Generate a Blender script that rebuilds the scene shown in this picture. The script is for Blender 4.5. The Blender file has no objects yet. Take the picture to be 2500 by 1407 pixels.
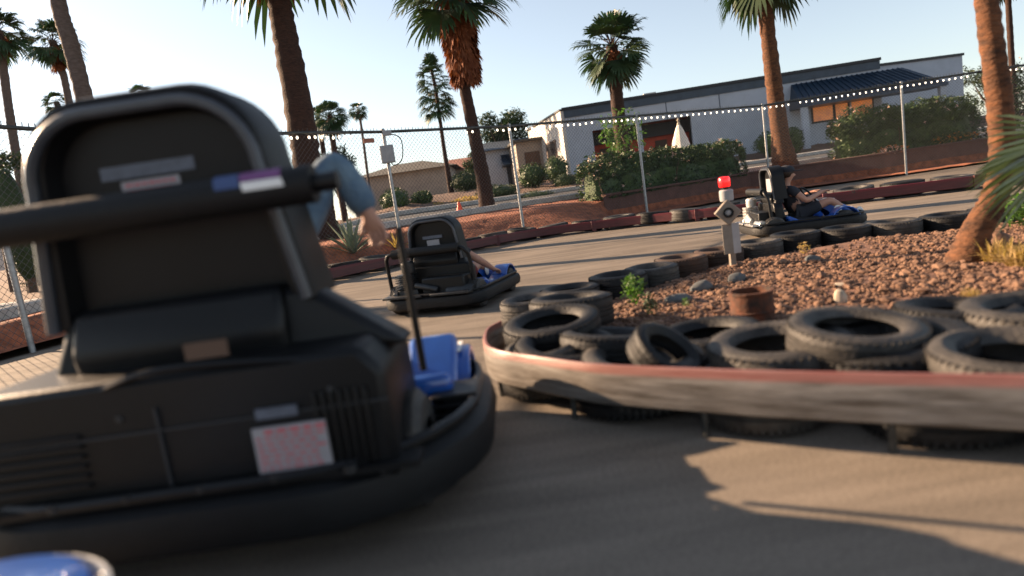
import bpy, math, random
from mathutils import Vector, Matrix, noise
R = math.radians
random.seed(7)
sc = bpy.context.scene
COL = sc.collection

# ------------------------------------------------------------------ camera
FPX, HC, PITCH, ROLL = 1560.0, 1.0, R(7.81), R(8.3)
f_ = Vector((0, math.cos(PITCH), -math.sin(PITCH)))
r0 = Vector((1, 0, 0)); u0 = Vector((0, math.sin(PITCH), math.cos(PITCH)))
r_ = r0*math.cos(ROLL) - u0*math.sin(ROLL)
u_ = r0*math.sin(ROLL) + u0*math.cos(ROLL)
CP = Vector((0, 0, HC))
cd = bpy.data.cameras.new('camera'); cam = bpy.data.objects.new('camera', cd); COL.objects.link(cam)
m = Matrix((r_, u_, -f_)).transposed().to_4x4(); m.translation = CP
cam.matrix_world = m
cd.sensor_width = 36; cd.lens = FPX/2500*36; cd.clip_start = 0.05; cd.clip_end = 3000
cd.dof.use_dof = True; cd.dof.focus_distance = 11.0; cd.dof.aperture_fstop = 0.95
sc.camera = cam
sc.render.resolution_x = 1024; sc.render.resolution_y = 576

# ------------------------------------------------------------------ light
SUN_AZ, SUN_EL = R(-62), R(21)      # azimuth from +Y towards +X
w = bpy.data.worlds.new("World"); sc.world = w; w.use_nodes = True
nt = w.node_tree; bg = nt.nodes['Background']
sky = nt.nodes.new('ShaderNodeTexSky'); sky.sky_type = 'NISHITA'; sky.sun_disc = False
sky.sun_elevation = SUN_EL; sky.sun_rotation = SUN_AZ; sky.air_density = 1.0; sky.dust_density = 0.45; sky.ozone_density = 1.2
hs = nt.nodes.new('ShaderNodeHueSaturation'); hs.inputs['Saturation'].default_value = .60
nt.links.new(sky.outputs[0], hs.inputs['Color']); nt.links.new(hs.outputs[0], bg.inputs[0]); bg.inputs[1].default_value = 0.055
sd = bpy.data.lights.new('sun', 'SUN'); sd.energy = 5.0; sd.angle = R(0.55); sd.color = (1.0, 0.70, 0.45)
sun = bpy.data.objects.new('sun', sd); COL.objects.link(sun)
SD = Vector((math.sin(SUN_AZ)*math.cos(SUN_EL), math.cos(SUN_AZ)*math.cos(SUN_EL), math.sin(SUN_EL)))
sun.rotation_euler = SD.to_track_quat('Z', 'Y').to_euler(); sun.location = (-20, 15, 30)
sc.view_settings.view_transform = 'Standard'; sc.view_settings.look = 'None'
sc.view_settings.gamma = 1; sc.view_settings.exposure = 1.88

# ------------------------------------------------------------------ placing helpers
def ray(px, py):
    return f_ + r_*((px-1250)/FPX) + u_*((703.5-py)/FPX)
def at(px, py, Y):
    d = ray(px, py); return CP + d*(Y/d.y)
def onz(px, py, z):
    d = ray(px, py); return CP + d*((z-HC)/d.z)

# ------------------------------------------------------------------ materials
MATS = {}
def mat(name, col, rough=0.7, metal=0.0, var=0.0, vscale=6.0, bump=0.0, bscale=30.0, col2=None, spec=0.5, coat=0.0, trans=0.0, stretch=None, detail=6):
    if name in MATS: return MATS[name]
    M = bpy.data.materials.new(name); M.use_nodes = True
    t = M.node_tree; b = t.nodes['Principled BSDF']
    b.inputs['Base Color'].default_value = (*col, 1); b.inputs['Roughness'].default_value = rough
    b.inputs['Metallic'].default_value = metal; b.inputs['Specular IOR Level'].default_value = spec
    b.inputs['Coat Weight'].default_value = coat
    if var > 0 or col2 or bump > 0:
        tc = t.nodes.new('ShaderNodeTexCoord'); src = tc.outputs['Object']
        if stretch:
            mp = t.nodes.new('ShaderNodeMapping'); mp.inputs['Scale'].default_value = stretch
            t.links.new(src, mp.inputs[0]); src = mp.outputs[0]
    if var > 0 or col2:
        n = t.nodes.new('ShaderNodeTexNoise'); n.inputs['Scale'].default_value = vscale; n.inputs['Detail'].default_value = detail
        n.inputs['Roughness'].default_value = 0.65
        t.links.new(src, n.inputs['Vector'])
        rp = t.nodes.new('ShaderNodeValToRGB'); rp.color_ramp.elements[0].position = 0.35; rp.color_ramp.elements[1].position = 0.65
        c2 = col2 if col2 else tuple(min(1, c*(1+var)) for c in col)
        c1 = col if col2 else tuple(c*(1-var) for c in col)
        rp.color_ramp.elements[0].color = (*c1, 1); rp.color_ramp.elements[1].color = (*c2, 1)
        t.links.new(n.outputs['Fac'], rp.inputs[0]); t.links.new(rp.outputs[0], b.inputs['Base Color'])
    if bump > 0:
        n2 = t.nodes.new('ShaderNodeTexNoise'); n2.inputs['Scale'].default_value = bscale; n2.inputs['Detail'].default_value = 5
        t.links.new(src, n2.inputs['Vector'])
        bp = t.nodes.new('ShaderNodeBump'); bp.inputs['Strength'].default_value = bump; bp.inputs['Distance'].default_value = 0.02
        t.links.new(n2.outputs['Fac'], bp.inputs['Height']); t.links.new(bp.outputs[0], b.inputs['Normal'])
    if trans > 0:   # thin leaves let some light through
        tr = t.nodes.new('ShaderNodeBsdfTranslucent'); tr.inputs[0].default_value = (col[0]*1.6, col[1]*1.8, col[2]*0.9, 1)
        mx = t.nodes.new('ShaderNodeMixShader'); mx.inputs[0].default_value = trans
        out = t.nodes['Material Output']
        t.links.new(b.outputs[0], mx.inputs[1]); t.links.new(tr.outputs[0], mx.inputs[2]); t.links.new(mx.outputs[0], out.inputs[0])
    MATS[name] = M
    return M

def asphalt(name, c1, c2, speck=0.5):
    M = bpy.data.materials.new(name); M.use_nodes = True; t = M.node_tree; b = t.nodes['Principled BSDF']
    tc = t.nodes.new('ShaderNodeTexCoord')
    n1 = t.nodes.new('ShaderNodeTexNoise'); n1.inputs['Scale'].default_value = 0.7; n1.inputs['Detail'].default_value = 8; n1.inputs['Roughness'].default_value = .6
    n2 = t.nodes.new('ShaderNodeTexNoise'); n2.inputs['Scale'].default_value = 90; n2.inputs['Detail'].default_value = 3
    n3 = t.nodes.new('ShaderNodeTexVoronoi'); n3.inputs['Scale'].default_value = 160
    for n in (n1, n2, n3): t.links.new(tc.outputs['Object'], n.inputs['Vector'])
    mpp = t.nodes.new('ShaderNodeMapping'); mpp.inputs['Rotation'].default_value = (0, 0, R(-28)); mpp.inputs['Scale'].default_value = (.35, 3.2, 1); n4 = t.nodes.new('ShaderNodeTexNoise'); n4.inputs['Scale'].default_value = 1.6; n4.inputs['Detail'].default_value = 7; n4.inputs['Distortion'].default_value = .6
    t.links.new(tc.outputs['Object'], mpp.inputs[0]); t.links.new(mpp.outputs[0], n4.inputs['Vector'])
    mr4 = t.nodes.new('ShaderNodeMapRange'); mr4.inputs['From Min'].default_value = .36; mr4.inputs['From Max'].default_value = .6; mr4.inputs['To Min'].default_value = .76; mr4.inputs['To Max'].default_value = 1.12; t.links.new(n4.outputs['Fac'], mr4.inputs[0])
    rp = t.nodes.new('ShaderNodeValToRGB'); rp.color_ramp.elements[0].position = .3; rp.color_ramp.elements[1].position = .7
    rp.color_ramp.elements[0].color = (*c1, 1); rp.color_ramp.elements[1].color = (*c2, 1)
    t.links.new(n1.outputs['Fac'], rp.inputs[0])
    mr = t.nodes.new('ShaderNodeMapRange'); mr.inputs['To Min'].default_value = 1-speck; mr.inputs['To Max'].default_value = 1+speck
    mr.inputs['From Min'].default_value = .3; mr.inputs['From Max'].default_value = .7
    t.links.new(n2.outputs['Fac'], mr.inputs[0])
    mx = t.nodes.new('ShaderNodeMix'); mx.data_type = 'RGBA'; mx.blend_type = 'MULTIPLY'; mx.inputs[0].default_value = 1
    t.links.new(rp.outputs[0], mx.inputs[6]); t.links.new(mr.outputs[0], mx.inputs[7])
    mx2 = t.nodes.new('ShaderNodeMix'); mx2.data_type = 'RGBA'; mx2.blend_type = 'MULTIPLY'; mx2.inputs[0].default_value = 1; t.links.new(mx.outputs[2], mx2.inputs[6]); t.links.new(mr4.outputs[0], mx2.inputs[7]); t.links.new(mx2.outputs[2], b.inputs['Base Color'])
    bp = t.nodes.new('ShaderNodeBump'); bp.inputs['Strength'].default_value = .22; bp.inputs['Distance'].default_value = .004
    t.links.new(n3.outputs['Distance'], bp.inputs['Height']); t.links.new(bp.outputs[0], b.inputs['Normal'])
    b.inputs['Roughness'].default_value = .85; b.inputs['Specular IOR Level'].default_value = .3
    MATS[name] = M; return M

asphalt('track_asphalt', (.142, .118, .094), (.205, .172, .138), .3)
asphalt('street_asphalt', (.06, .06, .062), (.085, .085, .085), .2)
mat('red_gravel', (.13, .065, .042), .95, var=.45, vscale=14, bump=.9, bscale=25)
mat('red_gravel_far', (.26, .085, .04), .95, var=.4, vscale=5, bump=.9, bscale=9)
mat('soil', (.12, .065, .04), .95, var=.4, vscale=8, bump=.8, bscale=18)
mat('rock', (.075, .038, .024), .9, col2=(.23, .13, .08), vscale=14, bump=.3, bscale=40)
mat('concrete', (.42, .40, .37), .9, var=.15, vscale=4, bump=.3, bscale=30)
mat('block_wall', (.13, .065, .05), .9, var=.2, vscale=3, bump=.4, bscale=20)
mat('rubber', (.006, .0062, .007), .6, spec=.35, var=.45, vscale=9, bump=.35, bscale=60)
mat('dusty_rubber', (.010, .010, .010), .6, spec=.45, col2=(.06, .054, .048), vscale=7, bump=.35, bscale=60)
mat('brown_rubber', (.06, .03, .018), .8, col2=(.03, .02, .016), vscale=6, bump=.3, bscale=60)
mat('black_plastic', (.0035, .004, .005), .45, spec=.3, var=.3, vscale=4, bump=.06, bscale=90)
mat('black_metal', (.003, .0035, .0045), .45, spec=.35, metal=.0, var=.3, vscale=12)
mat('rim_highlight', (.05, .056, .068), .35, var=.2, vscale=8)  # headrest rim, its grey-blue highlight put into the colour
mat('foam', (.004, .0045, .0055), .6, spec=.3, var=.2, vscale=10, bump=.1, bscale=50)
mat('blue_paint', (.010, .07, .32), .28, coat=.6, var=.15, vscale=5)
mat('white_paint', (.74, .74, .72), .4, var=.06, vscale=10)
mat('label_white', (.30, .29, .31), .5, var=.08, vscale=20)
mat('label_red', (.50, .10, .12), .5)
mat('label_grey', (.09, .105, .14), .5, var=.2, vscale=30)
mat('label_pink', (.16, .05, .17), .5)
mat('label_blue', (.04, .07, .18), .5)
mat('steel', (.55, .55, .54), .35, metal=.9, var=.2, vscale=20)
mat('alloy', (.62, .61, .58), .42, metal=.6, var=.2, vscale=25)
mat('dark_metal', (.035, .037, .04), .45, metal=.5, var=.3, vscale=12)
mat('galv', (.30, .31, .32), .45, metal=.7, var=.2, vscale=15)
mat('wire', (.10, .105, .11), .5, metal=.6)
mat('dark_rail', (.05, .052, .05), .5, metal=.5, var=.3, vscale=20)
mat('bark', (.02, .009, .006), .95, col2=(.055, .025, .015), vscale=9, bump=.9, bscale=14, stretch=(1, 1, 3))
mat('bark_orange', (.035, .015, .007), .95, col2=(.15, .06, .024), vscale=9, bump=1.0, bscale=16, stretch=(1, 1, 2.2))
mat('bark_grey', (.08, .06, .05), .95, col2=(.13, .10, .085), vscale=9, bump=.8, bscale=14, stretch=(1, 1, 3))
mat('dead_frond', (.13, .035, .012), .9, col2=(.24, .08, .03), vscale=4, trans=.15)
mat('palm_leaf', (.018, .045, .018), .5, col2=(.045, .075, .03), vscale=1.5, trans=.12)
mat('palm_leaf_near', (.025, .04, .018), .4, col2=(.10, .11, .06), vscale=8, trans=.25)
mat('hedge_leaf', (.014, .034, .010), .5, col2=(.085, .14, .04), vscale=5.0, trans=.08, spec=.35)
mat('fresh_leaf', (.05, .11, .02), .5, col2=(.09, .17, .035), vscale=3, trans=.35)
mat('tree_leaf', (.02, .038, .016), .6, col2=(.045, .07, .028), vscale=.8, trans=.1, spec=.25)
mat('dry_leaf', (.30, .20, .08), .8, col2=(.40, .28, .12), vscale=4, trans=.3)
mat('agave_leaf', (.14, .19, .14), .5, col2=(.22, .26, .17), vscale=5)
mat('blossom', (.75, .42, .36), .6, col2=(.85, .66, .58), vscale=6, trans=.2)
mat('orange_bloom', (.70, .22, .03), .6, trans=.2)
mat('wood', (.10, .06, .04), .8)
mat('stucco_grey', (.38, .42, .48), .9, var=.06, vscale=1.2, bump=.15, bscale=20)
mat('stucco_white', (.52, .49, .45), .9, var=.06, vscale=1.2, bump=.15, bscale=20)
mat('stucco_tan', (.30, .26, .22), .9, var=.1, vscale=1.2)
mat('slate_band', (.045, .065, .09), .6, var=.15, vscale=2)
mat('dark_trim', (.02, .022, .026), .6)
mat('red_wall', (.55, .09, .05), .8, var=.1, vscale=3)
mat('metal_roof', (.014, .032, .06), .4, metal=.3, var=.1, vscale=2)
mat('roof_tile', (.07, .065, .055), .9, var=.3, vscale=3, bump=.5, bscale=10)
mat('roof_red', (.30, .13, .09), .9, var=.3, vscale=3)
mat('glass_dark', (.02, .022, .026), .08, spec=.8)
_g = mat('glass_sunset', (.80, .25, .03), .3, col2=(.30, .07, .03), vscale=1.6, spec=.8).node_tree.nodes['Principled BSDF']; _g.inputs['Emission Color'].default_value = (1, .30, .05, 1); _g.inputs['Emission Strength'].default_value = .06  # sunset reflection put into the pane colour, with a faint glow added
mat('canvas', (.80, .72, .62), .85, var=.12, vscale=3, bump=.2, bscale=8)
mat('rust', (.12, .035, .012), .85, col2=(.02, .012, .008), vscale=12, bump=.3, bscale=40)
mat('stone_pale', (.40, .34, .26), .9, var=.2, vscale=20)
mat('stone_grey', (.085, .09, .092), .9, var=.3, vscale=8)
mat('post_tan', (.22, .185, .15), .8, var=.15, vscale=10)
mat('post_grey', (.30, .31, .32), .7, var=.1, vscale=10)
mat('skin', (.42, .22, .15), .55, var=.06, vscale=5)
mat('denim', (.05, .10, .17), .9, col2=(.14, .21, .27), vscale=9, bump=.5, bscale=60)
mat('dark_cloth', (.02, .022, .03), .9, bump=.3, bscale=40)
mat('red_cloth', (.20, .03, .03), .9, bump=.3, bscale=40)
mat('white_cloth', (.72, .70, .66), .9)
mat('hair', (.03, .018, .012), .7)
mat('cone_orange', (.75, .09, .03), .5)
def beacon():
    M = mat('beacon_red', (.85, .01, .01), .25, coat=.5)
    b = M.node_tree.nodes['Principled BSDF']; b.inputs['Emission Color'].default_value = (1, .01, .01, 1); b.inputs['Emission Strength'].default_value = .6
beacon()
def bulbm():
    M = mat('bulb_glass', (.9, .86, .78), .25, coat=.3)
    b = M.node_tree.nodes['Principled BSDF']; b.inputs['Emission Color'].default_value = (1, .86, .66, 1); b.inputs['Emission Strength'].default_value = .9  # glow stands in for sunlight caught in the bulbs
bulbm()
def railmat(name, base, base2, stripe, z0, strength=1.0):
    M = bpy.data.materials.new(name); M.use_nodes = True; t = M.node_tree; b = t.nodes['Principled BSDF']
    tc = t.nodes.new('ShaderNodeTexCoord'); sp = t.nodes.new('ShaderNodeSeparateXYZ'); t.links.new(tc.outputs['Object'], sp.inputs[0])
    n = t.nodes.new('ShaderNodeTexNoise'); n.inputs['Scale'].default_value = 3; n.inputs['Detail'].default_value = 8; n.inputs['Roughness'].default_value = .7
    mp = t.nodes.new('ShaderNodeMapping'); mp.inputs['Scale'].default_value = (1, 1, 12); t.links.new(tc.outputs['Object'], mp.inputs[0]); t.links.new(mp.outputs[0], n.inputs['Vector'])
    rp = t.nodes.new('ShaderNodeValToRGB'); rp.color_ramp.elements[0].position = .35; rp.color_ramp.elements[1].position = .68
    rp.color_ramp.elements[0].color = (*base, 1); rp.color_ramp.elements[1].color = (*base2, 1); t.links.new(n.outputs['Fac'], rp.inputs[0])
    ad = t.nodes.new('ShaderNodeMath'); ad.operation = 'MULTIPLY_ADD'; ad.inputs[1].default_value = .02; ad.inputs[2].default_value = -.01
    t.links.new(n.outputs['Fac'], ad.inputs[0])
    a2 = t.nodes.new('ShaderNodeMath'); a2.operation = 'ADD'; t.links.new(ad.outputs[0], a2.inputs[0]); t.links.new(sp.outputs['Z'], a2.inputs[1])
    gt = t.nodes.new('ShaderNodeMapRange'); gt.inputs['From Min'].default_value = z0-.006; gt.inputs['From Max'].default_value = z0+.006; gt.inputs['To Max'].default_value = strength
    t.links.new(a2.outputs[0], gt.inputs[0])
    mx = t.nodes.new('ShaderNodeMix'); mx.data_type = 'RGBA'; t.links.new(gt.outputs[0], mx.inputs[0]); t.links.new(rp.outputs[0], mx.inputs[6]); mx.inputs[7].default_value = (*stripe, 1)
    t.links.new(mx.outputs[2], b.inputs['Base Color']); b.inputs['Roughness'].default_value = .42
    bp = t.nodes.new('ShaderNodeBump'); bp.inputs['Strength'].default_value = .35; bp.inputs['Distance'].default_value = .01; t.links.new(n.outputs['Fac'], bp.inputs['Height']); t.links.new(bp.outputs[0], b.inputs['Normal'])
    MATS[name] = M
railmat('near_rail', (.06, .048, .038), (.26, .24, .22), (.26, .07, .055), .25, .65)
railmat('far_rail', (.045, .005, .009), (.09, .011, .016), (.09, .006, .012), .20)

# ------------------------------------------------------------------ mesh builder
class MB:
    def __init__(s): s.v = []; s.f = []; s.m = []
    def add(s, vs, fs, mi=0, M=None):
        o = len(s.v)
        for p in vs:
            p = Vector(p)
            if M is not None: p = M @ p
            s.v.append(p)
        for f in fs: s.f.append([i+o for i in f]); s.m.append(mi)
        return s
    def box(s, c, d, rot=None, mi=0, taper=1.0):
        x, y, z = d[0]/2, d[1]/2, d[2]/2
        vs = [(-x,-y,-z),(x,-y,-z),(x,y,-z),(-x,y,-z),(-x*taper,-y*taper,z),(x*taper,-y*taper,z),(x*taper,y*taper,z),(-x*taper,y*taper,z)]
        M = Matrix.Translation(Vector(c))
        if rot is not None: M = M @ (rot.to_4x4() if not isinstance(rot, Matrix) or len(rot) == 3 else rot)
        return s.add(vs, [(3,2,1,0),(4,5,6,7),(0,1,5,4),(1,2,6,5),(2,3,7,6),(3,0,4,7)], mi, M)
    def box2(s, a, b, mi=0):
        return s.box([(a[i]+b[i])/2 for i in range(3)], [abs(b[i]-a[i]) for i in range(3)], mi=mi)
    def tube(s, pts, rad, n=10, mi=0, cap=True, closed=False, flat=None, jit=0):
        pts = [Vector(p) for p in pts]; k = len(pts); rad = rad if isinstance(rad, (list, tuple)) else [rad]*k
        o = len(s.v); up = Vector((0, 0, 1)); prev = None
        for i, p in enumerate(pts):
            if closed: t = pts[(i+1) % k]-pts[i-1]
            else: t = pts[min(i+1, k-1)]-pts[max(i-1, 0)]
            t.normalize()
            if prev is None:
                a = up if abs(t.dot(up)) < .95 else Vector((1, 0, 0)); a = (a - t*a.dot(t)).normalized()
            else: a = (prev - t*prev.dot(t)).normalized()
            prev = a; b = t.cross(a)
            for j in range(n):
                th = 2*math.pi*(j+.5)/n; ca, sa = math.cos(th), math.sin(th)
                if flat:   # squarish section: flat=(half a, half b)
                    q = a*(flat[0]*(1 if ca > 0 else -1)*min(1, abs(ca)*1.6)) + b*(flat[1]*(1 if sa > 0 else -1)*min(1, abs(sa)*1.6))
                else: q = (a*ca + b*sa)*rad[i]*(1+random.uniform(-jit, jit))
                s.v.append(p+q)
        seg = k if closed else k-1
        for i in range(seg):
            for j in range(n):
                a0 = o+i*n+j; a1 = o+i*n+(j+1) % n; b0 = o+((i+1) % k)*n+j; b1 = o+((i+1) % k)*n+(j+1) % n
                s.f.append([a0, a1, b1, b0]); s.m.append(mi)
        if cap and not closed:
            s.f.append([o+j for j in range(n)][::-1]); s.m.append(mi)
            s.f.append([o+(k-1)*n+j for j in range(n)]); s.m.append(mi)
        return s
    def cyl(s, a, b, r, r2=None, n=16, mi=0): return s.tube([a, b], [r, r if r2 is None else r2], n, mi)
    def lathe(s, prof, n=24, M=None, mi=0, closed=False):
        vs = []; k = len(prof)
        for i in range(n):
            th = 2*math.pi*i/n
            for (r, z) in prof: vs.append((r*math.cos(th), r*math.sin(th), z))
        fs = []
        for i in range(n):
            for j in range(k if closed else k-1):
                a = i*k+j; b = i*k+(j+1) % k; c = ((i+1) % n)*k+(j+1) % k; d = ((i+1) % n)*k+j
                fs.append((a, d, c, b))
        return s.add(vs, fs, mi, M)
    def prism(s, poly, h0, h1, M=None, mi=0):  # polygon in local xy, extruded z
        n = len(poly)
        vs = [(x, y, h0) for x, y in poly]+[(x, y, h1) for x, y in poly]
        fs = [list(range(n))[::-1], list(range(n, 2*n))]+[(i, (i+1) % n, n+(i+1) % n, n+i) for i in range(n)]
        return s.add(vs, fs, mi, M)
    def sphere(s, c, r, n=12, k=8, mi=0, M=None):
        r = r if isinstance(r, (tuple, list)) else (r, r, r)
        vs = []; fs = []
        for i in range(k+1):
            ph = math.pi*i/k
            for j in range(n):
                th = 2*math.pi*j/n; vs.append((c[0]+r[0]*math.sin(ph)*math.cos(th), c[1]+r[1]*math.sin(ph)*math.sin(th), c[2]+r[2]*math.cos(ph)))
        for i in range(k):
            for j in range(n): fs.append((i*n+j, (i+1)*n+j, (i+1)*n+(j+1) % n, i*n+(j+1) % n))
        return s.add(vs, fs, mi, M)
    def build(s, name, mats, parent=None, smooth=True, bevel=0, angle=40):
        me = bpy.data.meshes.new(name); me.from_pydata([tuple(p) for p in s.v], [], s.f)
        ms = mats if isinstance(mats, (list, tuple)) else [mats]
        for x in ms: me.materials.append(MATS[x])
        if len(ms) > 1: me.polygons.foreach_set('material_index', s.m)
        me.validate(); me.update()
        if smooth:
            me.shade_smooth(); me.set_sharp_from_angle(angle=R(angle))
        o = bpy.data.objects.new(name, me); COL.objects.link(o)
        if parent: o.parent = parent
        if bevel:
            bm = o.modifiers.new('bevel', 'BEVEL'); bm.width = bevel; bm.segments = 2; bm.limit_method = 'ANGLE'
        return o

def tag(o, label=None, cat=None, group=None, kind=None):
    if label: o['label'] = label
    if cat: o['category'] = cat
    if group: o['group'] = group
    if kind: o['kind'] = kind
    return o
def empty(name, loc, rz=0, s=1.0):
    o = bpy.data.objects.new(name, None); COL.objects.link(o); o.location = loc; o.rotation_euler = (0, 0, rz); o.scale = (s, s, s); o.empty_display_size = .2
    return o
def copy_tree(o, parent=None):
    c = o.copy(); COL.objects.link(c)
    if parent: c.parent = parent
    for k in list(o.children): copy_tree(k, c)
    return c
ORD = ['first', 'second', 'third', 'fourth', 'fifth', 'sixth', 'seventh', 'eighth', 'ninth', 'tenth', 'eleventh', 'twelfth', 'thirteenth', 'fourteenth', 'fifteenth', 'sixteenth', 'seventeenth', 'eighteenth', 'nineteenth', 'twentieth', 'twenty-first', 'twenty-second', 'twenty-third', 'twenty-fourth', 'twenty-fifth', 'twenty-sixth', 'twenty-seventh', 'twenty-eighth']

def interp(pts, x):
    if x <= pts[0][0]: return pts[0][1]
    for (a, b), (c, d) in zip(pts, pts[1:]):
        if x <= c: return b+(d-b)*(x-a)/(c-a)
    return pts[-1][1]
def spline(pts, n=8):
    P = [Vector(p) for p in pts]; P = [P[0]*2-P[1]]+P+[P[-1]*2-P[-2]]; out = []
    for i in range(1, len(P)-2):
        for k in range(n):
            t = k/n; a, b, c, d = P[i-1], P[i], P[i+1], P[i+2]
            out.append(.5*((2*b)+(c-a)*t+(2*a-5*b+4*c-d)*t*t+(3*b-a-3*c+d)*t**3))
    out.append(P[-2]); return out

# ------------------------------------------------------------------ fence line from the photograph's top rail (height 2.75)
FT = 2.75
ftop = [(-60, 306), (330, 332), (650, 326), (935, 322), (1243, 308), (1553, 283), (1862, 258), (2200, 204), (2560, 150)]
fpts = [onz(x, y, FT) for x, y in ftop]
fence2d = [(p.x, p.y) for p in fpts]
d0 = fpts[0]-fpts[1]; e0 = fpts[0]+d0.normalized()*5
fence2d = [(e0.x, e0.y)]+fence2d
d1 = fpts[-1]-fpts[-2]; e1 = fpts[-1]+d1.normalized()*14
fence2d = fence2d+[(e1.x, e1.y)]
print('fence', [(round(a, 1), round(b, 1)) for a, b in fence2d])
def F(x): return interp(fence2d, x)

WX0 = 3.0    # left end of the block wall
def Tz(x, t):   # terrain height, t = metres beyond fence
    n = noise.noise(Vector((x*.35, t*.35, 0)))*.05
    if x > WX0: prof = [(0, .06), (1.35, .10), (1.5, .66), (4.2, .72), (12, 1.0), (20, 1.9), (26, 2.0), (60, 2.2)]
    else: prof = [(0, .12), (.35, .18), (1.9, .62), (4.2, .72), (12, 1.0), (20, 1.7), (26, 1.9), (60, 2.2)]
    g = max(.12, min(1, (x+9.5)/5))
    return interp(prof, t)*g+(n if 1.6 < t < 4 or t > 13 else n*.3)
def G(x, y): return Tz(x, max(0, y-F(x)))

# ground beyond the fence : rows follow the fence
def strip(name, mname, t0, t1, nt_, dz=0.0, x0=-26, x1=70, kind='structure', parent=None, bump=0):
    xs = []; x = x0
    while x < x1: xs.append(x); x += .3 if -9 < x < 20 else 1.5
    ts = [t0+(t1-t0)*i/nt_ for i in range(nt_+1)]
    b = MB(); vs = []
    for t in ts:
        for x in xs: vs.append((x, F(x)+t, Tz(x, t)+dz+(noise.noise(Vector((x*3, t*3, 2)))*bump)))
    n = len(xs); fs = [(j*n+i, j*n+i+1, (j+1)*n+i+1, (j+1)*n+i) for j in range(len(ts)-1) for i in range(n-1)]
    b.add(vs, fs); o = b.build(name, mname, angle=60); tag(o, kind=kind); return o
# base ground reaching the horizon
b = MB()
b.add([(-900, -900, -.03), (900, -900, -.03), (900, 1500, -.03), (-900, 1500, -.03)], [(0, 1, 2, 3)])
tag(b.build('ground', 'soil', smooth=False), kind='structure')
strip('terrain', 'red_gravel_far', 0, 4.2, 28, bump=.03)
strip('street', 'street_asphalt', 4.2, 12, 8, dz=.004)
strip('hillside', 'soil', 12.35, 60, 40, bump=.08, x0=-60, x1=110)
# kerbs
for nm, t0, lab in (('kerb', 4.2, None), ('kerb', 12.0, None)):
    b = MB(); xs = [x*.8 for x in range(-30, 80)]
    for t, z in ((t0, 0),):
        pts = [(x, F(x)+t+.15, Tz(x, t)+.07) for x in xs]
        b.tube(pts, .1, n=8, flat=(.11, .17))
    tag(b.build(nm, 'concrete'), kind='structure')
# pavement
strip('pavement', 'concrete', 12.33, 13.6, 2, dz=.02)
# far land as one plateau
b = MB(); b.add([(-900, 38, -.2), (900, 38, -.2), (900, 72, 1.5), (-900, 72, 1.5), (900, 1500, 5), (-900, 1500, 5)], [(0, 1, 2, 3), (3, 2, 4, 5)]); tag(b.build('far_land', 'soil', smooth=False), kind='structure')

# track asphalt: flat sheet up to the fence
b = MB(); xs = [-26+i*.5 for i in range(180)]
vs = []
for x in xs: vs += [(x, -14, .0), (x, max(-13, F(x)+.1), .0)]
b.add(vs, [(2*i, 2*i+2, 2*i+3, 2*i+1) for i in range(len(xs)-1)])
tag(b.build('track', 'track_asphalt', smooth=False), kind='structure')

# ------------------------------------------------------------------ tyres
def tyre_mesh(Rr, H, mname, name='tyre', seg=56):
    b = MB(); ri = Rr*.60
    prof = [(ri, .0+H*.22), (ri+.02, H*.06), (Rr*.80, .0), (Rr*.93, H*.05), (Rr*.985, H*.13), (Rr, H*.2), (Rr, H*.34), (Rr*.965, H*.35), (Rr*.965, H*.39), (Rr, H*.40),
            (Rr*1.0, H*.485), (Rr*.965, H*.49), (Rr*.965, H*.52), (Rr, H*.525), (Rr, H*.60), (Rr*.965, H*.61), (Rr*.965, H*.65), (Rr, H*.66), (Rr, H*.8), (Rr*.985, H*.87), (Rr*.93, H*.95), (Rr*.80, H), (ri+.02, H*.94), (ri, H*.78),
            (ri+.015, H*.74), (Rr*.86, H*.80), (Rr*.93, H*.5), (Rr*.86, H*.2), (ri+.015, H*.26)]
    b.lathe(prof, n=seg, closed=True)
    # sidewall shoulder lugs
    for i in range(seg):
        th = 2*math.pi*i/seg
        for zz in (H*.12, H*.88):
            M = Matrix.Rotation(th, 4, 'Z') @ Matrix.Translation((Rr*.985, 0, zz))
            b.box((0, 0, 0), (Rr*.022, 2*math.pi*Rr/seg*.42, H*.11), mi=0); 
            for q in range(8): b.v[-8+q] = M @ b.v[-8+q]
    return b.build(name, mname)
PROTO = {}
def tyre(x, y, z, label, group, Rr=.27, H=.2, m='rubber', tilt=(0, 0), rz=None):
    key = (Rr, H, m)
    if key not in PROTO:
        o = tyre_mesh(Rr, H, m); PROTO[key] = o
    else:
        o = PROTO[key].copy(); COL.objects.link(o)
    o.location = (x, y, z); o.rotation_euler = (tilt[0], tilt[1], random.uniform(0, 6.28) if rz is None else rz)
    if tilt != (0, 0): o.rotation_mode = 'XYZ'; o.rotation_euler = (tilt[0], tilt[1], 0)
    q = random.uniform(.95, 1.03); o.scale = (q, random.uniform(.94, 1.04), random.uniform(.93, 1.05)); tag(o, label, 'tyre', group); return o

def resample(pts, step):
    out = [Vector(pts[0])]; acc = 0
    for a, c in zip(pts, pts[1:]):
        a, c = Vector(a), Vector(c); L = (c-a).length; pos = step-acc
        while pos <= L: out.append(a+(c-a)*pos/L); pos += step
        acc = (acc+L) % step if L > 0 else acc
        acc = L-(pos-step)
    return out

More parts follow.
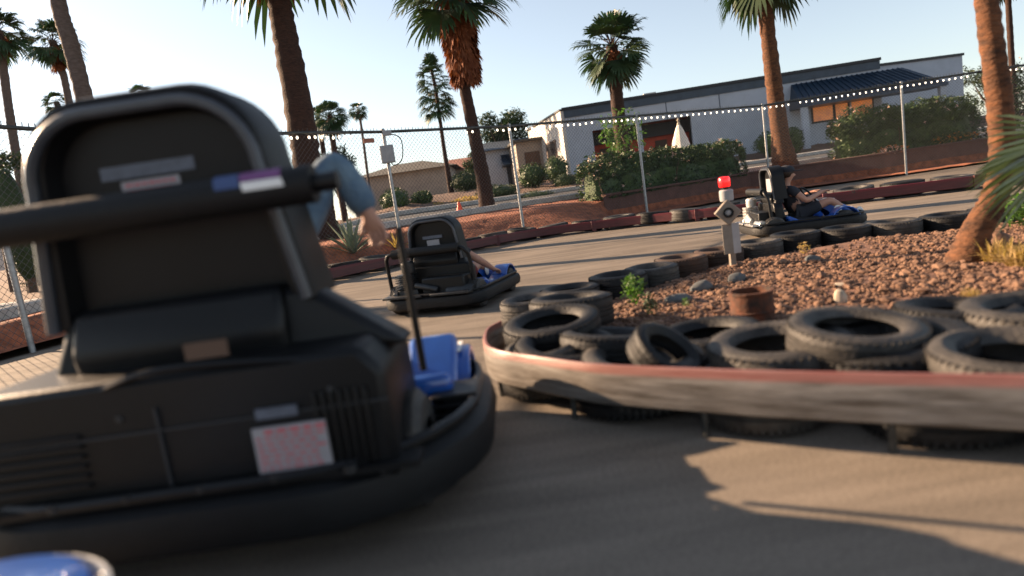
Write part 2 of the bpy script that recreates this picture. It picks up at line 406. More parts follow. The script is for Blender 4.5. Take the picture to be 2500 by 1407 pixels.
# island far row of tyres (photograph: base line of each tyre)
rowpx = [(1310, 800), (1365, 775), (1440, 762), (1507, 746), (1567, 722), (1640, 700), (1715, 674), (1800, 656), (1900, 634), (1996, 616), (2112, 604), (2222, 590), (2335, 576), (2450, 560), (2600, 545)]
row = [onz(x, y, 0) for x, y in rowpx]
row = [Vector((p.x, p.y+.22, 0)) for p in row]
rows = resample(spline(row, 6), .505)
print('row', len(rows), [(round(p.x, 2), round(p.y, 2)) for p in rows])
for i, p in enumerate(rows):
    mt = 'brown_rubber' if i in (4, 5) else ('dusty_rubber' if i % 3 == 0 else 'rubber')
    tyre(p.x+random.uniform(-.02, .02), p.y+random.uniform(-.02, .02), .012, f"{'brown dusty' if i in (4,5) else 'black'} tyre lying flat in the island row, {ORD[i]} counting away from the tip",
         'tyres lying in a row along the gravel island', .262, .205, mt)

# near rail of the island
nearpx = [(1225, 785), (1192, 805), (1190, 840), (1225, 858), (1290, 868), (1400, 884), (1500, 893), (1800, 905), (2100, 912), (2500, 918)]
nr = [onz(x, y, .28) for x, y in nearpx]
ext = nr[-1]+(nr[-1]-nr[-2]).normalized()*1.6
nr2 = spline([(p.x, p.y, 0) for p in nr]+[(ext.x, ext.y, 0)], 8)
print('near', [(round(p.x, 2), round(p.y, 2)) for p in nr])
t = empty('barrier_rail', (nr[4].x, nr[4].y, 0)); tag(t, 'worn grey barrier rail with faded red top stripe curving round the near island tyres', 'barrier')
def band(pts, z0, z1, th, base, name, mname, parent, bulge=.0):
    b = MB(); P = [Vector(p) for p in pts]; o = 0; ring = [(0, z0), (-.3, z0-.0), (-1, z0+.01), (-1-bulge/th, (z0+z1)/2), (-1, z1-.01), (-.7, z1), (0, z1)]
    for i, p in enumerate(P):
        tt = (P[min(i+1, len(P)-1)]-P[max(i-1, 0)]).normalized(); nn = Vector((tt.y, -tt.x, 0))
        for (u, z) in ring: b.v.append(p-nn*(u*th)+Vector((0, 0, z))-base)
    k = len(ring)
    for i in range(len(P)-1):
        for j in range(k): b.f.append([i*k+j, (i+1)*k+j, (i+1)*k+(j+1) % k, i*k+(j+1) % k]); b.m.append(0)
    return b.build(name, mname, parent)
bo = Vector((nr[4].x, nr[4].y, 0))
band(nr2, .112, .285, .018, bo, 'belt', 'near_rail', t, .006)
nrs = resample(nr2, .62)
for i, p in enumerate(nrs[1:]):
    b = MB(); q = p-bo; tt_ = (nrs[min(i+2, len(nrs)-1)]-nrs[i]).normalized(); q = q+Vector((-tt_.y, tt_.x, 0))*.035; b.cyl((q.x, q.y, 0), (q.x, q.y, .25), .014, n=8); b.build('post', 'dark_rail', t)

# tyres packed behind the near rail
cnt = 0
inner = []
for i, p in enumerate(nr2):
    tt = (nr2[min(i+1, len(nr2)-1)]-nr2[max(i-1, 0)]).normalized(); nn = Vector((-tt.y, tt.x, 0)); inner.append(p+nn*.33)
NT = [ # px centre x, top y, top z, radius, height, tilt, label
 (1338, 742, .40, .27, .19, (R(8), R(0)), 'dark tyre tilted on top of the tyre pile at the island tip'),
 (1345, 775, .30, .27, .19, (R(12), R(-4)), 'ring-shaped tyre leaning in the pile at the island tip below the topmost one'),
]
def pt(px, py, z): v = onz(px, py, z); return v.x, v.y
grp = 'tyres piled inside the near barrier rail'
def ntyre(px, py, ztop, Rr, H, tilt, lab, m='rubber'):
    x, y = pt(px, py, ztop); q = Vector((x, y, 0))
    for _ in range(3):
        j = min(range(len(nr2)-1), key=lambda k: (nr2[k]-q).length); tt = (nr2[j+1]-nr2[max(0, j-1)]).normalized(); nn = Vector((tt.y, -tt.x, 0))*-1
        dd = (q-nr2[j]).dot(nn); need = Rr+.03
        if dd < need: q += nn*(need-dd)
    x, y = q.x, q.y
    tyre(x, y, ztop-H, lab, grp, Rr, H, m, tilt)
ntyre(1350, 728, .33, .275, .19, (R(-3), R(2)), 'dark tyre lying highest at the back of the pile at the island tip', 'rubber')
ntyre(1345, 768, .35, .275, .18, (R(6), R(-3)), 'tyre with open dark ring facing the track, on top of the tip pile', 'rubber')
ntyre(1335, 805, .22, .275, .20, (R(3), R(2)), 'dusty tyre at the bottom of the pile at the island tip', 'dusty_rubber')
ntyre(1375, 830, .27, .27, .19, (R(7), R(5)), 'black tyre lying just behind the left bend of the near rail', 'rubber')
ntyre(1265, 855, .27, .22, .19, (R(3), R(-5)), 'shiny tyre squeezed into the left end of the near rail', 'dusty_rubber')
ntyre(1480, 812, .28, .26, .19, (R(-5), R(8)), 'black tyre leaning behind the rail, second from the tip pile', 'rubber')
ntyre(1560, 852, .255, .275, .20, (R(4), R(3)), 'dusty tyre with pale left sidewall behind the middle of the near rail', 'dusty_rubber')
ntyre(1600, 825, .33, .16, .12, (R(24), R(34)), 'small tyre standing tilted inside the dusty tyre behind the rail', 'rubber')
ntyre(1730, 800, .22, .27, .2, (R(0), R(-4)), 'low tyre half hidden between two larger tyres behind the rail', 'rubber')
ntyre(1900, 818, .285, .285, .22, (R(1), R(-2)), 'large dusty ribbed tyre rising above the near rail left of centre', 'dusty_rubber')
ntyre(2170, 805, .30, .31, .23, (R(0), R(-5)), 'big black tyre sloping up to the right behind the near rail', 'rubber')
ntyre(2080, 785, .34, .25, .13, (R(6), R(4)), 'pale grey tyre lying on the big black tyre behind the rail', 'dusty_rubber')
ntyre(2490, 840, .31, .26, .22, (R(2), R(0)), 'sunlit tyre with pale sidewall at the right edge behind the rail', 'dusty_rubber')
ntyre(2540, 735, .29, .30, .22, (R(0), R(0)), 'dark dusty tyre at the right edge of the gravel island', 'dusty_rubber')
ntyre(2330, 745, .26, .26, .2, (R(0), R(5)), 'black tyre between the big tyre and the right edge behind the rail', 'rubber')

base_row = []
for i, p in enumerate(nr2[1:-1], 1):
    tt = (nr2[i+1]-nr2[i-1]).normalized(); base_row.append(p+Vector((-tt.y, tt.x, 0))*.305)
last = None; kk = 0
for p in base_row[6:]:
    if last is None or (p-last).length > .55:
        if all((p-Vector((o_.location.x, o_.location.y, 0))).length > .42 or o_.location.z > .16 for o_ in COL.objects if o_.name.startswith('tyre') and o_.get('group') == grp and o_.location.z < .03):
            tyre(p.x, p.y, .005, f'low tyre on the ground under the near rail, {ORD[kk]} from the island tip', grp, .27, .2, 'rubber' if kk % 2 else 'dusty_rubber'); kk += 1; last = p
    if kk > 6: break
# far barrier rail with tyres in front of the fence
farpx = [(600, 700), (820, 664), (960, 636), (1110, 608), (1300, 578), (1550, 547), (1750, 527), (2000, 497), (2200, 474), (2360, 455), (2560, 428)]
fr = [onz(x, y, .08) for x, y in farpx]
fr = [Vector((p.x, min(p.y, F(p.x)-.85), 0)) for p in fr]
print('far', [(round(p.x, 1), round(p.y, 1), round(F(p.x), 1)) for p in fr])
frs = spline(fr, 6)
t = empty('barrier_rail', (fr[4].x, fr[4].y, 0)); tag(t, 'long dark red barrier rail below the chain link fence across the track', 'barrier')
bo = Vector((fr[4].x, fr[4].y, 0))
band(frs, .06, .25, .03, bo, 'rail', 'far_rail', t)
for p in resample(frs, 2.4)[1:]:
    b = MB(); q = p-bo; b.box((q.x, q.y-.03, .14), (.10, .03, .24)); b.build('bracket', 'far_rail', t, bevel=.005)
fts = resample([p+Vector((-.1, .44, 0)) for p in frs], .80)
for i, p in enumerate(fts[:28]):
    tyre(p.x, p.y, .02, f'dark tyre behind the far red rail, {ORD[i]} counting from the left end', 'tyres lined up behind the far red rail', .36, .27, 'dusty_rubber' if i % 2 else 'rubber', (R(random.uniform(-4, 4)), R(random.uniform(-5, 5))))

# ------------------------------------------------------------------ gravel island
isl = [(p.x, p.y) for p in nr2[::3]]
isl_in = []
for i_ in range(2, len(nr2)-1, 3):
    t_ = (nr2[i_+1]-nr2[i_-1]).normalized(); isl_in.append((nr2[i_].x-t_.y*.30, nr2[i_].y+t_.x*.30))
isl_poly = isl_in+[(7, .2), (13, 3)]+[(p.x, p.y) for p in rows[::-1]]
b = MB()
def inpoly(x, y, P):
    c = False; j = len(P)-1
    for i in range(len(P)):
        if (P[i][1] > y) != (P[j][1] > y) and x < (P[j][0]-P[i][0])*(y-P[i][1])/(P[j][1]-P[i][1])+P[i][0]: c = not c
        j = i
    return c
def edged(x, y, P):
    m_ = 9
    for i in range(len(P)):
        a = Vector(P[i]); c = Vector(P[(i+1) % len(P)]); p = Vector((x, y)); d = c-a
        t_ = max(0, min(1, (p-a).dot(d)/max(1e-6, d.dot(d)))); m_ = min(m_, (p-a-d*t_).length)
    return m_
def IZ(x, y):
    if not inpoly(x, y, isl_poly): return -.02
    e = edged(x, y, isl_poly); return min(.10, e*.16)+noise.noise(Vector((x*1.3, y*1.3, 0)))*.035+.012
gx, gy = 110, 70
vs = []; inside = {}
for j in range(gy):
    for i in range(gx):
        x = -.2+i*.1; y = .3+j*.1; vs.append((x, y, IZ(x, y)))
b.add(vs, [(j*gx+i, j*gx+i+1, (j+1)*gx+i+1, (j+1)*gx+i) for j in range(gy-1) for i in range(gx-1) if vs[j*gx+i][2] > -.01 or vs[(j+1)*gx+i+1][2] > -.01])
tag(b.build('gravel_bed', 'red_gravel', angle=80), kind='structure')
# loose stones
rock_v = []
ico = []
g = (1+5**.5)/2
for a, c in ((-1, g), (1, g), (-1, -g), (1, -g)): ico.append(Vector((a, c, 0)))
for a, c in ((-1, g), (1, g), (-1, -g), (1, -g)): ico.append(Vector((0, a, c)))
for a, c in ((g, -1), (g, 1), (-g, -1), (-g, 1)): ico.append(Vector((a, 0, c)))
icf = [(0,11,5),(0,5,1),(0,1,7),(0,7,10),(0,10,11),(1,5,9),(5,11,4),(11,10,2),(10,7,6),(7,1,8),(3,9,4),(3,4,2),(3,2,6),(3,6,8),(3,8,9),(4,9,5),(2,4,11),(6,2,10),(8,6,7),(9,8,1)]
ico = [v.normalized() for v in ico]
b = MB(); n = 0
rnd = random.Random(3)
while n < 15000:
    x = rnd.uniform(.2, 6.5); y = rnd.uniform(1.8, 7.0)
    if x > y*.95+.6: continue
    if not inpoly(x, y, isl_poly): continue
    if edged(x, y, isl_poly) < .2: continue
    if noise.noise(Vector((x*1.1, y*1.1, 4)))+rnd.uniform(-.25, .25) < -.28: continue
    s = rnd.uniform(.007, .019)*(rnd.uniform(1.3, 2.2) if rnd.random() < .12 else 1); e = Matrix.Rotation(rnd.uniform(0, 6.3), 3, 'Z') @ Matrix.Rotation(rnd.uniform(-.5, .5), 3, 'X')
    sx, sy, sz = s*rnd.uniform(.8, 1.5), s*rnd.uniform(.7, 1.1), s*rnd.uniform(.45, .8)
    c = Vector((x, y, IZ(x, y)+sz*.5))
    o = len(b.v)
    for v in ico:
        k = 1+rnd.uniform(-.22, .22); b.v.append(c+e @ Vector((v.x*sx*k, v.y*sy*k, v.z*sz*k)))
    for fc in icf: b.f.append([i+o for i in fc]); b.m.append(0 if rnd.random() < .5 else 0)
    n += 1
o = b.build('gravel', 'rock', smooth=False); tag(o, 'reddish brown loose gravel covering the island', 'gravel', kind='stuff')
# bigger loose stones as things
def stone(px, py, z, s, m, lab, sq=(1, 1, .7), seed=0):
    x, y = pt(px, py, z); b = MB(); rr = random.Random(seed)
    b.sphere((0, 0, 0), (s*sq[0], s*sq[1], s*sq[2]), 14, 9)
    for i, v in enumerate(b.v): b.v[i] = v*(1+.25*noise.noise(v*(2.2/s)*.5+Vector((seed, 0, 0))))
    o = b.build('stone', m, angle=25); o.location = (x, y, IZ(x, y)+s*sq[2]*.4 if IZ(x, y) > -.01 else s*sq[2]*.4); tag(o, lab, 'stone', 'larger stones on the gravel island')
stone(2055, 684, .16, .055, 'stone_pale', 'flat pale white stone on the sunlit gravel, farther of the two pale ones', (1.2, .8, .25), 1)
stone(2050, 722, .14, .05, 'stone_pale', 'upright cream stone standing on the sunlit gravel', (.8, .7, 1.3), 2)
stone(1800, 690, .1, .075, 'stone_grey', 'grey stone at the foot of the beacon post', (1, .8, .7), 4)
stone(1715, 712, .1, .075, 'stone_grey', 'bluish grey stone left of the beacon post near the tyre row', (1.2, .8, .7), 5)
stone(1985, 640, .1, .055, 'stone_grey', 'small bluish stone beside the tyre row right of the beacon post', (1.2, .8, .7), 6)
stone(1655, 742, .1, .07, 'stone_grey', 'dark rounded stone in the shaded gravel near the weeds', (1.3, .9, .6), 8)
stone(2435, 610, .1, .1, 'rock', 'reddish boulder to the right of the leaning palm trunk', (.9, .8, 1), 9)

# rusty drum and plank
x, y = pt(1840, 790, .10); t = empty('rusty_drum', (x, y, .07)); tag(t, 'rusty orange cut-down metal drum standing behind the near tyres', 'drum')
b = MB(); b.lathe([(.0, 0), (.12, 0), (.12, .205), (.125, .21), (.125, .225), (.108, .225), (.108, .02), (0, .02)], 28); b.build('shell', 'rust', t)
b = MB(); b.tube([(.124*math.cos(a*.4), .124*math.sin(a*.4), .11) for a in range(16)], .006, 6, closed=True); b.build('hoop', 'rust', t)
x, y = pt(2020, 768, .18); b = MB(); b.box((0, 0, 0), (.75, .12, .045), Matrix.Rotation(R(4), 3, 'Y')); o = b.build('plank', 'wood', bevel=.006); o.location = (x, y, .13); o.rotation_euler = (0, 0, R(14)); tag(o, 'dark weathered wooden plank lying between the rusty drum and the tyres', 'plank')

# ------------------------------------------------------------------ beacon post
x, y = pt(1792, 668, .06); t = empty('beacon_post', (x, y, .05), R(0)); tag(t, 'short marker post with red beacon lamp, tilted square head and pale boards', 'beacon post')
x2 = 0
b = MB(); b.box((0, 0, .20), (.05, .05, .42)); b.build('post', 'post_tan', t, bevel=.004)
for sx, mn in ((-1, 'post_tan'), (1, 'post_grey')):
    b = MB(); b.box((0, 0, 0), (.085, .014, .27)); o = b.build('board', mn, t, bevel=.003); o.location = (sx*.036-.0, -.035, .33); o.rotation_euler = (0, 0, R(22*-sx)*-1)
b = MB(); b.box((0, 0, 0), (.165, .09, .165)); o = b.build('signal_head', 'post_tan', t, bevel=.008); o.location = (-.01, -.02, .565); o.rotation_euler = (0, R(45), R(-14))
b = MB(); M = Matrix.Rotation(R(90), 4, 'X'); b.lathe([(0, .047), (.03, .046), (.033, .07), (.045, .07), (.045, .046)], 20, M); l = b.build('lens', 'black_plastic', o); 
b = MB(); b.sphere((0, -.05, 0), (.028, .012, .028)); b.build('lamp_glass', 'post_grey', o)
b = MB(); b.lathe([(0, 0), (.055, 0), (.06, .02), (.06, .09), (.05, .1), (0, .1)], 20); o = b.build('lamp_base', 'post_grey', t); o.location = (.0, 0, .665)
b = MB(); b.cyl((0, 0, 0), (0, 0, .03), .03); o = b.build('socket', 'black_plastic', t); o.location = (-.005, 0, .763)
b = MB(); b.lathe([(0, 0), (.052, 0), (.056, .012), (.058, .05), (.055, .085), (.045, .097), (0, .1)], 24); o = b.build('beacon_lamp', 'beacon_red', t); o.location = (-.008, 0, .79); o.scale = (.88, .88, .9)

# ------------------------------------------------------------------ chain link fence
t = empty('chain_link_fence', (0, F(0), 0)); tag(t, 'tall galvanised chain link fence with top rail curving round the far side of the track', 'fence')
fo = Vector((0, F(0), 0))
allp = [Vector((x, y, 0)) for x, y in fence2d]
def subdiv(a, c, mx=3.9):
    n = max(1, math.ceil((c-a).length/mx)); return [a+(c-a)*i/n for i in range(n)]
posts = []
for a, c in zip(allp, allp[1:]): posts += subdiv(a, c, 6.0 if c.x > 0 else 3.6)
posts.append(allp[-1])
for i, p in enumerate(posts):
    b = MB(); q = p-fo; b.cyl((q.x, q.y, .0), (q.x, q.y, FT+.02), .036, n=12); b.sphere((q.x, q.y, FT+.03), (.045, .045, .035), 10, 6)
    for z in (.5, 1.0, 1.5, 2.0): b.lathe([(.038, z-.012), (.043, z-.012), (.043, z+.012), (.038, z+.012)], 12, Matrix.Translation((q.x, q.y, 0)))
    b.build('post', 'galv', t)
b = MB(); b.tube([(p.x-fo.x, p.y-fo.y, FT) for p in posts], .028, 8)
for a, c in zip(posts, posts[1:]):   # twisted wire barbs along the rail
    L = (c-a).length; k = int(L/.085)
    for i in range(k):
        p = a+(c-a)*(i+.5)/k-fo; dx = random.uniform(-.02, .02)
        b.tube([(p.x-.01, p.y, FT+.01), (p.x+dx, p.y, FT+.065+random.uniform(-.01, .015))], .006, 4)
b.build('top_rail', 'dark_rail', t)
PIT = .095
for a, c in zip(posts, posts[1:]):
    b = MB(); L = (c-a).length; d = (c-a).normalized(); nn = Vector((-d.y, d.x, 0)); z0, z1 = .12, FT-.02; H = z1-z0
    k = int((L+H)/PIT)
    for sgn in (1, -1):
        for i in range(-int(H/PIT)-1, int(L/PIT)+1):
            s0 = i*PIT; s1 = s0+H      # 45 degree wire
            za, zb = z0, z1
            if s0 < 0: za = z0-s0; s0 = 0
            if s1 > L: zb = z1-(s1-L); s1 = L
            if zb <= za: continue
            if sgn < 0: A = a+d*(L-s0); B = a+d*(L-s1)
            else: A = a+d*s0; B = a+d*s1
            A = A-fo+nn*.004*sgn; B = B-fo+nn*.004*sgn; A.z = za; B.z = zb
            r = .0028
            o = len(b.v)
            for P in (A, B):
                b.v += [P+Vector((0, 0, r*1.4)), P+nn*r*1.4, P+Vector((0, 0, -r*1.4)), P-nn*r*1.4]
            for j in range(4): b.f.append([o+j, o+(j+1) % 4, o+4+(j+1) % 4, o+4+j]); b.m.append(0)
    b.build('wire_mesh', 'wire', t, smooth=False)

# string of bulbs hung below the rail
t = empty('string_lights', (0, F(0)-.06, FT-.1)); tag(t, 'string of small pale bulbs hanging just below the fence top rail', 'string lights')
bb = MB(); bb.sphere((0, 0, 0), (.022, .022, .03), 10, 7); bb.cyl((0, 0, .028), (0, 0, .06), .012, n=8, mi=1)
pb = None
def fy(x): return F(x)
segs = [(715, 865), (1140, 1160), (1215, 1260), (1285, 1700), (1705, 2382), (2462, 2500)]
nb = 0; cable = []
for x0, x1 in segs:
    px = x0; 
    while px <= x1:
        # world x of this picture column on the fence
        lo, hi = -6, 30
        for _ in range(40):
            mid = (lo+hi)/2; v = Vector((mid, F(mid), FT-.13))-CP; X = v.dot(r_)/v.dot(f_)*FPX+1250
            if X < px: lo = mid
            else: hi = mid
        x = (lo+hi)/2; p = Vector((x, F(x)-.07, FT-.10+random.uniform(-.01, .01)))-t.location
        if random.random() > .06 and nb < 98:
            if pb is None: pb = bb.build('bulb', ['bulb_glass', 'black_plastic'], t); o = pb
            else: o = pb.copy(); COL.objects.link(o); o.parent = t
            o.location = p; nb += 1
            o.rotation_euler = (random.uniform(-.2, .2), random.uniform(-.2, .2), 0)
        px += 14.5
xs = [-4.5+i*.3 for i in range(90)]
bc = MB(); bc.tube([(x, F(x)-.07-t.location.y, FT-.035-t.location.z) for x in xs], .006, 5); bc.build('cable', 'black_plastic', t)

# electrical box, camera, conduit on the post, small sign
pp = Vector((fpts[3].x, fpts[3].y, 0))
t = empty('electrical_box', (pp.x+.03, pp.y-.09, 2.28)); tag(t, 'grey electrical box with looping conduit strapped to a fence post', 'electrical box')
b = MB(); b.box((0, 0, 0), (.27, .12, .36)); b.build('case', 'post_grey', t, bevel=.012)
b = MB(); b.box((0, -.066, 0), (.23, .012, .31)); b.build('door', 'post_grey', t, bevel=.004)
b = MB(); b.tube(spline([(.05, 0, -.18), (.1, 0, -.24), (.26, 0, -.17), (.33, 0, .08), (.3, 0, .3), (.12, 0, .40)], 6), .011, 6); b.build('conduit', 'black_plastic', t)
b = MB(); b.box((.06, 0, .42), (.17, .1, .1)); b.build('junction_box', 'post_grey', t, bevel=.01)
v = at(886, 337, F(-2.9)-.05); b = MB(); b.box((0, 0, 0), (.24, .012, .09)); o = b.build('fence_sign', 'roof_red'); o.location = (v.x, F(v.x)-.05, v.z); o.rotation_euler = (0, 0, R(40)); tag(o, 'small reddish plate hung near the top of the fence left of the electrical box', 'sign')

# ------------------------------------------------------------------ retaining wall
t = empty('retaining_wall', (WX0, F(WX0)+1.4, 0)); tag(t, 'low brown block retaining wall below the flowering hedges', 'wall')
b = MB(); x = WX0
xs = []
while x < 30: xs.append(x); x += .5
wv = []
for x in xs: wv += [(x-WX0, F(x)-F(WX0)-.0, 0), (x-WX0, F(x)-F(WX0), .70), (x-WX0, F(x)-F(WX0)+.2, .70), (x-WX0, F(x)-F(WX0)+.2, 0)]
fs = []
for i in range(len(xs)-1):
    for j in range(4): fs.append((i*4+j, i*4+4+j, i*4+4+(j+1) % 4, i*4+(j+1) % 4))
fs += [(0, 1, 2, 3)]
b.add(wv, [f[::-1] for f in fs]); b.build('wall', 'block_wall', t, smooth=False)
cp_ = MB(); cp_.tube([(x-WX0, F(x)-F(WX0)+.1, .735) for x in xs], .1, 8, flat=(.036, .14)); cp_.build('coping', 'block_wall', t)

# ------------------------------------------------------------------ palms
def fan(b, base, d, Lp, Rf, nseg, droop, mi=0, mip=1, spread=82, fold=.25):
    """one fan leaf : petiole from base along d, then blades"""
    d = d.normalized(); up = Vector((0, 0, 1)); side = d.cross(up)
    side = side.normalized() if side.length > .05 else Vector((1, 0, 0))
    tip = base+d*Lp+Vector((0, 0, -droop*.25*Lp)); mid = base+d*Lp*.5
    b.tube([base, mid, tip], [Rf*.02, Rf*.016, Rf*.012], 4, mi=mip, cap=False)
    d2 = (tip-mid).normalized(); nn = side.cross(d2).normalized(); roll = random.uniform(-.5, .5)
    s2 = side*math.cos(roll)+nn*math.sin(roll); n2 = d2.cross(s2)
    for i in range(nseg):
        a = R(-spread+2*spread*i/(nseg-1)+random.uniform(-3, 3)); ln = Rf*(1-.25*abs(math.sin(a))**2)*random.uniform(.86, 1.06)
        dr = (d2*math.cos(a)+s2*math.sin(a)+n2*(-fold*abs(math.sin(a)))).normalized(); wd = dr.cross(n2).normalized()*Rf*.052
        p1 = tip+dr*ln*.55+Vector((0, 0, -droop*ln*.10)); p2 = tip+dr*ln*.82+Vector((0, 0, -droop*ln*.30)); p3 = tip+dr*ln*.97+Vector((0, 0, -droop*ln*.62))
        o = len(b.v); b.v += [tip-wd*.15, tip+wd*.15, p1+wd, p1-wd, p2+wd*.7, p2-wd*.7, p3]
        b.f += [[o, o+1, o+2, o+3], [o+3, o+2, o+4, o+5], [o+5, o+4, o+6]]; b.m += [mi]*3
def palm(label, path, rads, crown=None, skirt=0, mt='bark', tn=12, col=0, cat='palm tree', group=None, ring=True, lean_top=None):
    """path world points base->top; crown=(R, n fronds, droop, elevation range)"""
    P = spline(path, 10); k = len(P)
    t = empty('palm_tree', P[0]); tag(t, label, cat, group); o = P[0].copy()
    b = MB(); rr = []
    for i in range(k):
        u = i/(k-1)*(len(rads)-1); a = int(u); rr.append(rads[a]+(rads[min(a+1, len(rads)-1)]-rads[a])*(u-a))
    # resample finely for ring scars
    QP = []; QR = []
    for i in range(k-1):
        n = max(1, int((P[i+1]-P[i]).length/.12))
        for j in range(n):
            QP.append(P[i]+(P[i+1]-P[i])*j/n-o); QR.append((rr[i]+(rr[i+1]-rr[i])*j/n)*(1.045 if (len(QP) % 2) else .965)*random.uniform(.97, 1.03))
    QP.append(P[-1]-o); QR.append(rr[-1]); b.tube(QP, QR, tn, jit=.035); b.build('trunk', mt, t, angle=60)
    top = P[-1]-o
    if crown:
        Rc, n, droop, e0, e1 = crown; b = MB()
        for i in range(n):
            u = (i+.5)/n; el = R(e0+(e1-e0)*u+random.uniform(-6, 6)); az = i*2.39996+random.uniform(-.3, .3)
            d = Vector((math.cos(az)*math.cos(el), math.sin(az)*math.cos(el), math.sin(el)))
            fan(b, top+Vector((0, 0, -.02*Rc-(u*col))), d, Rc*.48*random.uniform(.85, 1.1), Rc*.56*random.uniform(.85, 1.1), 17, droop*(1.0 if el > 0 else .7), 0, 1)
        b.build('crown', ['palm_leaf', 'bark'], t, smooth=False)
        if skirt:
            b = MB()
            for i in range(int(skirt[1])):
                az = random.uniform(0, 6.28); z = -random.random()**.8*skirt[0]; rr_ = rads[-1]*1.0+Rc*.10*(1+z/skirt[0])*1.6
                base = top+Vector((math.cos(az)*rr_*.5, math.sin(az)*rr_*.5, z))
                d = Vector((math.cos(az)*.45, math.sin(az)*.45, -1)).normalized()*(1 if random.random() < .93 else 1)
                fan(b, base, d, Rc*.05, Rc*skirt[2], 9, .15, 0, 0, spread=26, fold=.1)
            b.build('dead_frond_skirt', 'dead_frond', t, smooth=False)
    return t
def path(pxs, Y): return [at(x, y, Y) for x, y in pxs]
def grounded(pts):
    p = pts[0]; return [Vector((p.x, p.y, G(p.x, p.y)-.1))]+pts[1:]
def S(Y): return FPX/Y
# big palm left behind kart
Y = 15.5; palm('thick brown palm trunk with hanging fronds just right of the nearest kart headrest', grounded(path([(800, 600), (765, 480), (727, 250), (695, 80), (672, -60), (645, -275)], Y)), [.40, .33, .32, .28, .24, .22], (2.75, 30, .7, 75, -64), (1.0, 20, .5))
Y = 20.0; palm('palm with a shaggy orange-brown skirt of dead fronds beside the street', grounded(path([(1192, 525), (1180, 440), (1150, 290), (1130, 190), (1116, 70), (1104, -35)], Y)), [.28, .23, .19, .17, .17, .2], (2.0, 34, .6, 78, -45), (2.25, 300, .36))
Y = 44.0; palm('slim palm with a tall narrow green crown left of the orange-skirted palm', grounded(path([(1103, 478), (1085, 370), (1070, 262), (1062, 210), (1052, 165)], Y)), [.22, .14, .11, .11, .1], (1.45, 60, .8, 85, -35), 0, 'bark', col=2.6)
Y = 29.0; palm('full round green palm in front of the long grey building', grounded(path([(1530, 420), (1512, 290), (1502, 200), (1493, 112)], Y)), [.34, .30, .27, .25], (1.95, 44, .45, 84, -66), (.9, 26, .3))
Y = 23.0; palm('tall palm trunk with sunlit left edge standing behind the fence left of the blue awning', grounded(path([(1918, 412), (1905, 330), (1885, 170), (1868, 20), (1856, -115)], Y)), [.50, .30, .27, .24, .22], (2.2, 36, .85, 75, -62), (.7, 10, .4), 'bark_orange')
# near right palm on the island
bp_ = onz(2350, 655, .05); Yb = bp_.y
palm('rough orange palm trunk bending up from the gravel island at the right edge', [bp_+Vector((.0, 0, -.05)), at(2382, 570, Yb), at(2424, 490, Yb), at(2446, 400, Yb), at(2440, 250, Yb), at(2418, 80, Yb), at(2396, -120, Yb)]
     , [.145, .098, .084, .08, .078, .072, .066], None, 0, 'bark_orange', 18)
Y = 14.0; palm('bare grey palm trunk rising behind the top left of the nearest kart headrest', grounded(path([(290, 640), (250, 420), (205, 235), (170, 100), (142, 0), (90, -330)], Y)), [.2, .17, .165, .16, .15, .15], (2.0, 24, .8, 70, -20), 0, 'bark_grey')
Y = 30.0; palm('palm cut off by the left edge of the picture with a drooping dark crown', grounded(path([(70, 600), (30, 320), (6, 150), (-5, 75)], Y)), [.22, .18, .17, .18], (1.45, 30, .8, 80, -65), (.7, 14, .3), 'bark_grey')
Y = 34.0; palm('small-crowned palm seen between the left edge and the bare grey trunk', grounded(path([(210, 520), (165, 230), (147, 170), (128, 100)], Y)), [.2, .17, .16, .18], (1.6, 30, .8, 82, -60), (1.2, 30, .3), 'bark_grey')
Y = 40.0; palm('low dark palm top showing just left of the kart headrest', grounded(path([(185, 480), (150, 300), (138, 250)], Y)), [.2, .17, .16], (1.0, 22, .7, 82, -50), 0, 'bark_grey')
Y = 48.0; palm('tiny palm top peeping over the nearest kart headrest', grounded(path([(390, 450), (350, 260), (345, 235)], Y)), [.2, .17, .16], (1.2, 20, .7, 82, -30), 0, 'bark_grey')
Y = 46.0; palm('left and lower palm of the far pair right of the thick trunk', grounded(path([(800, 470), (785, 340), (775, 285)], Y)), [.2, .17, .15], (1.05, 22, .8, 82, -60), 0)
Y = 43.0; palm('right and fuller palm of the far pair right of the thick trunk', grounded(path([(830, 470), (815, 360), (806, 282)], Y)), [.22, .19, .17], (1.45, 40, .8, 82, -72), (1.4, 20, .3))
Y = 52.0; palm('lone distant palm with a very thin trunk above the fence left of the electrical box', grounded(path([(895, 450), (885, 330), (874, 268)], Y)), [.12, .10, .10], (.95, 26, .8, 82, -60), (.5, 14, .3), 'bark_grey')
Y = 26.0; palm('thin distant trunk behind the right edge palm', grounded(path([(2482, 330), (2470, 150), (2458, -60)], Y)), [.13, .11, .1], (1.2, 20, .8, 80, -40), 0, 'bark')

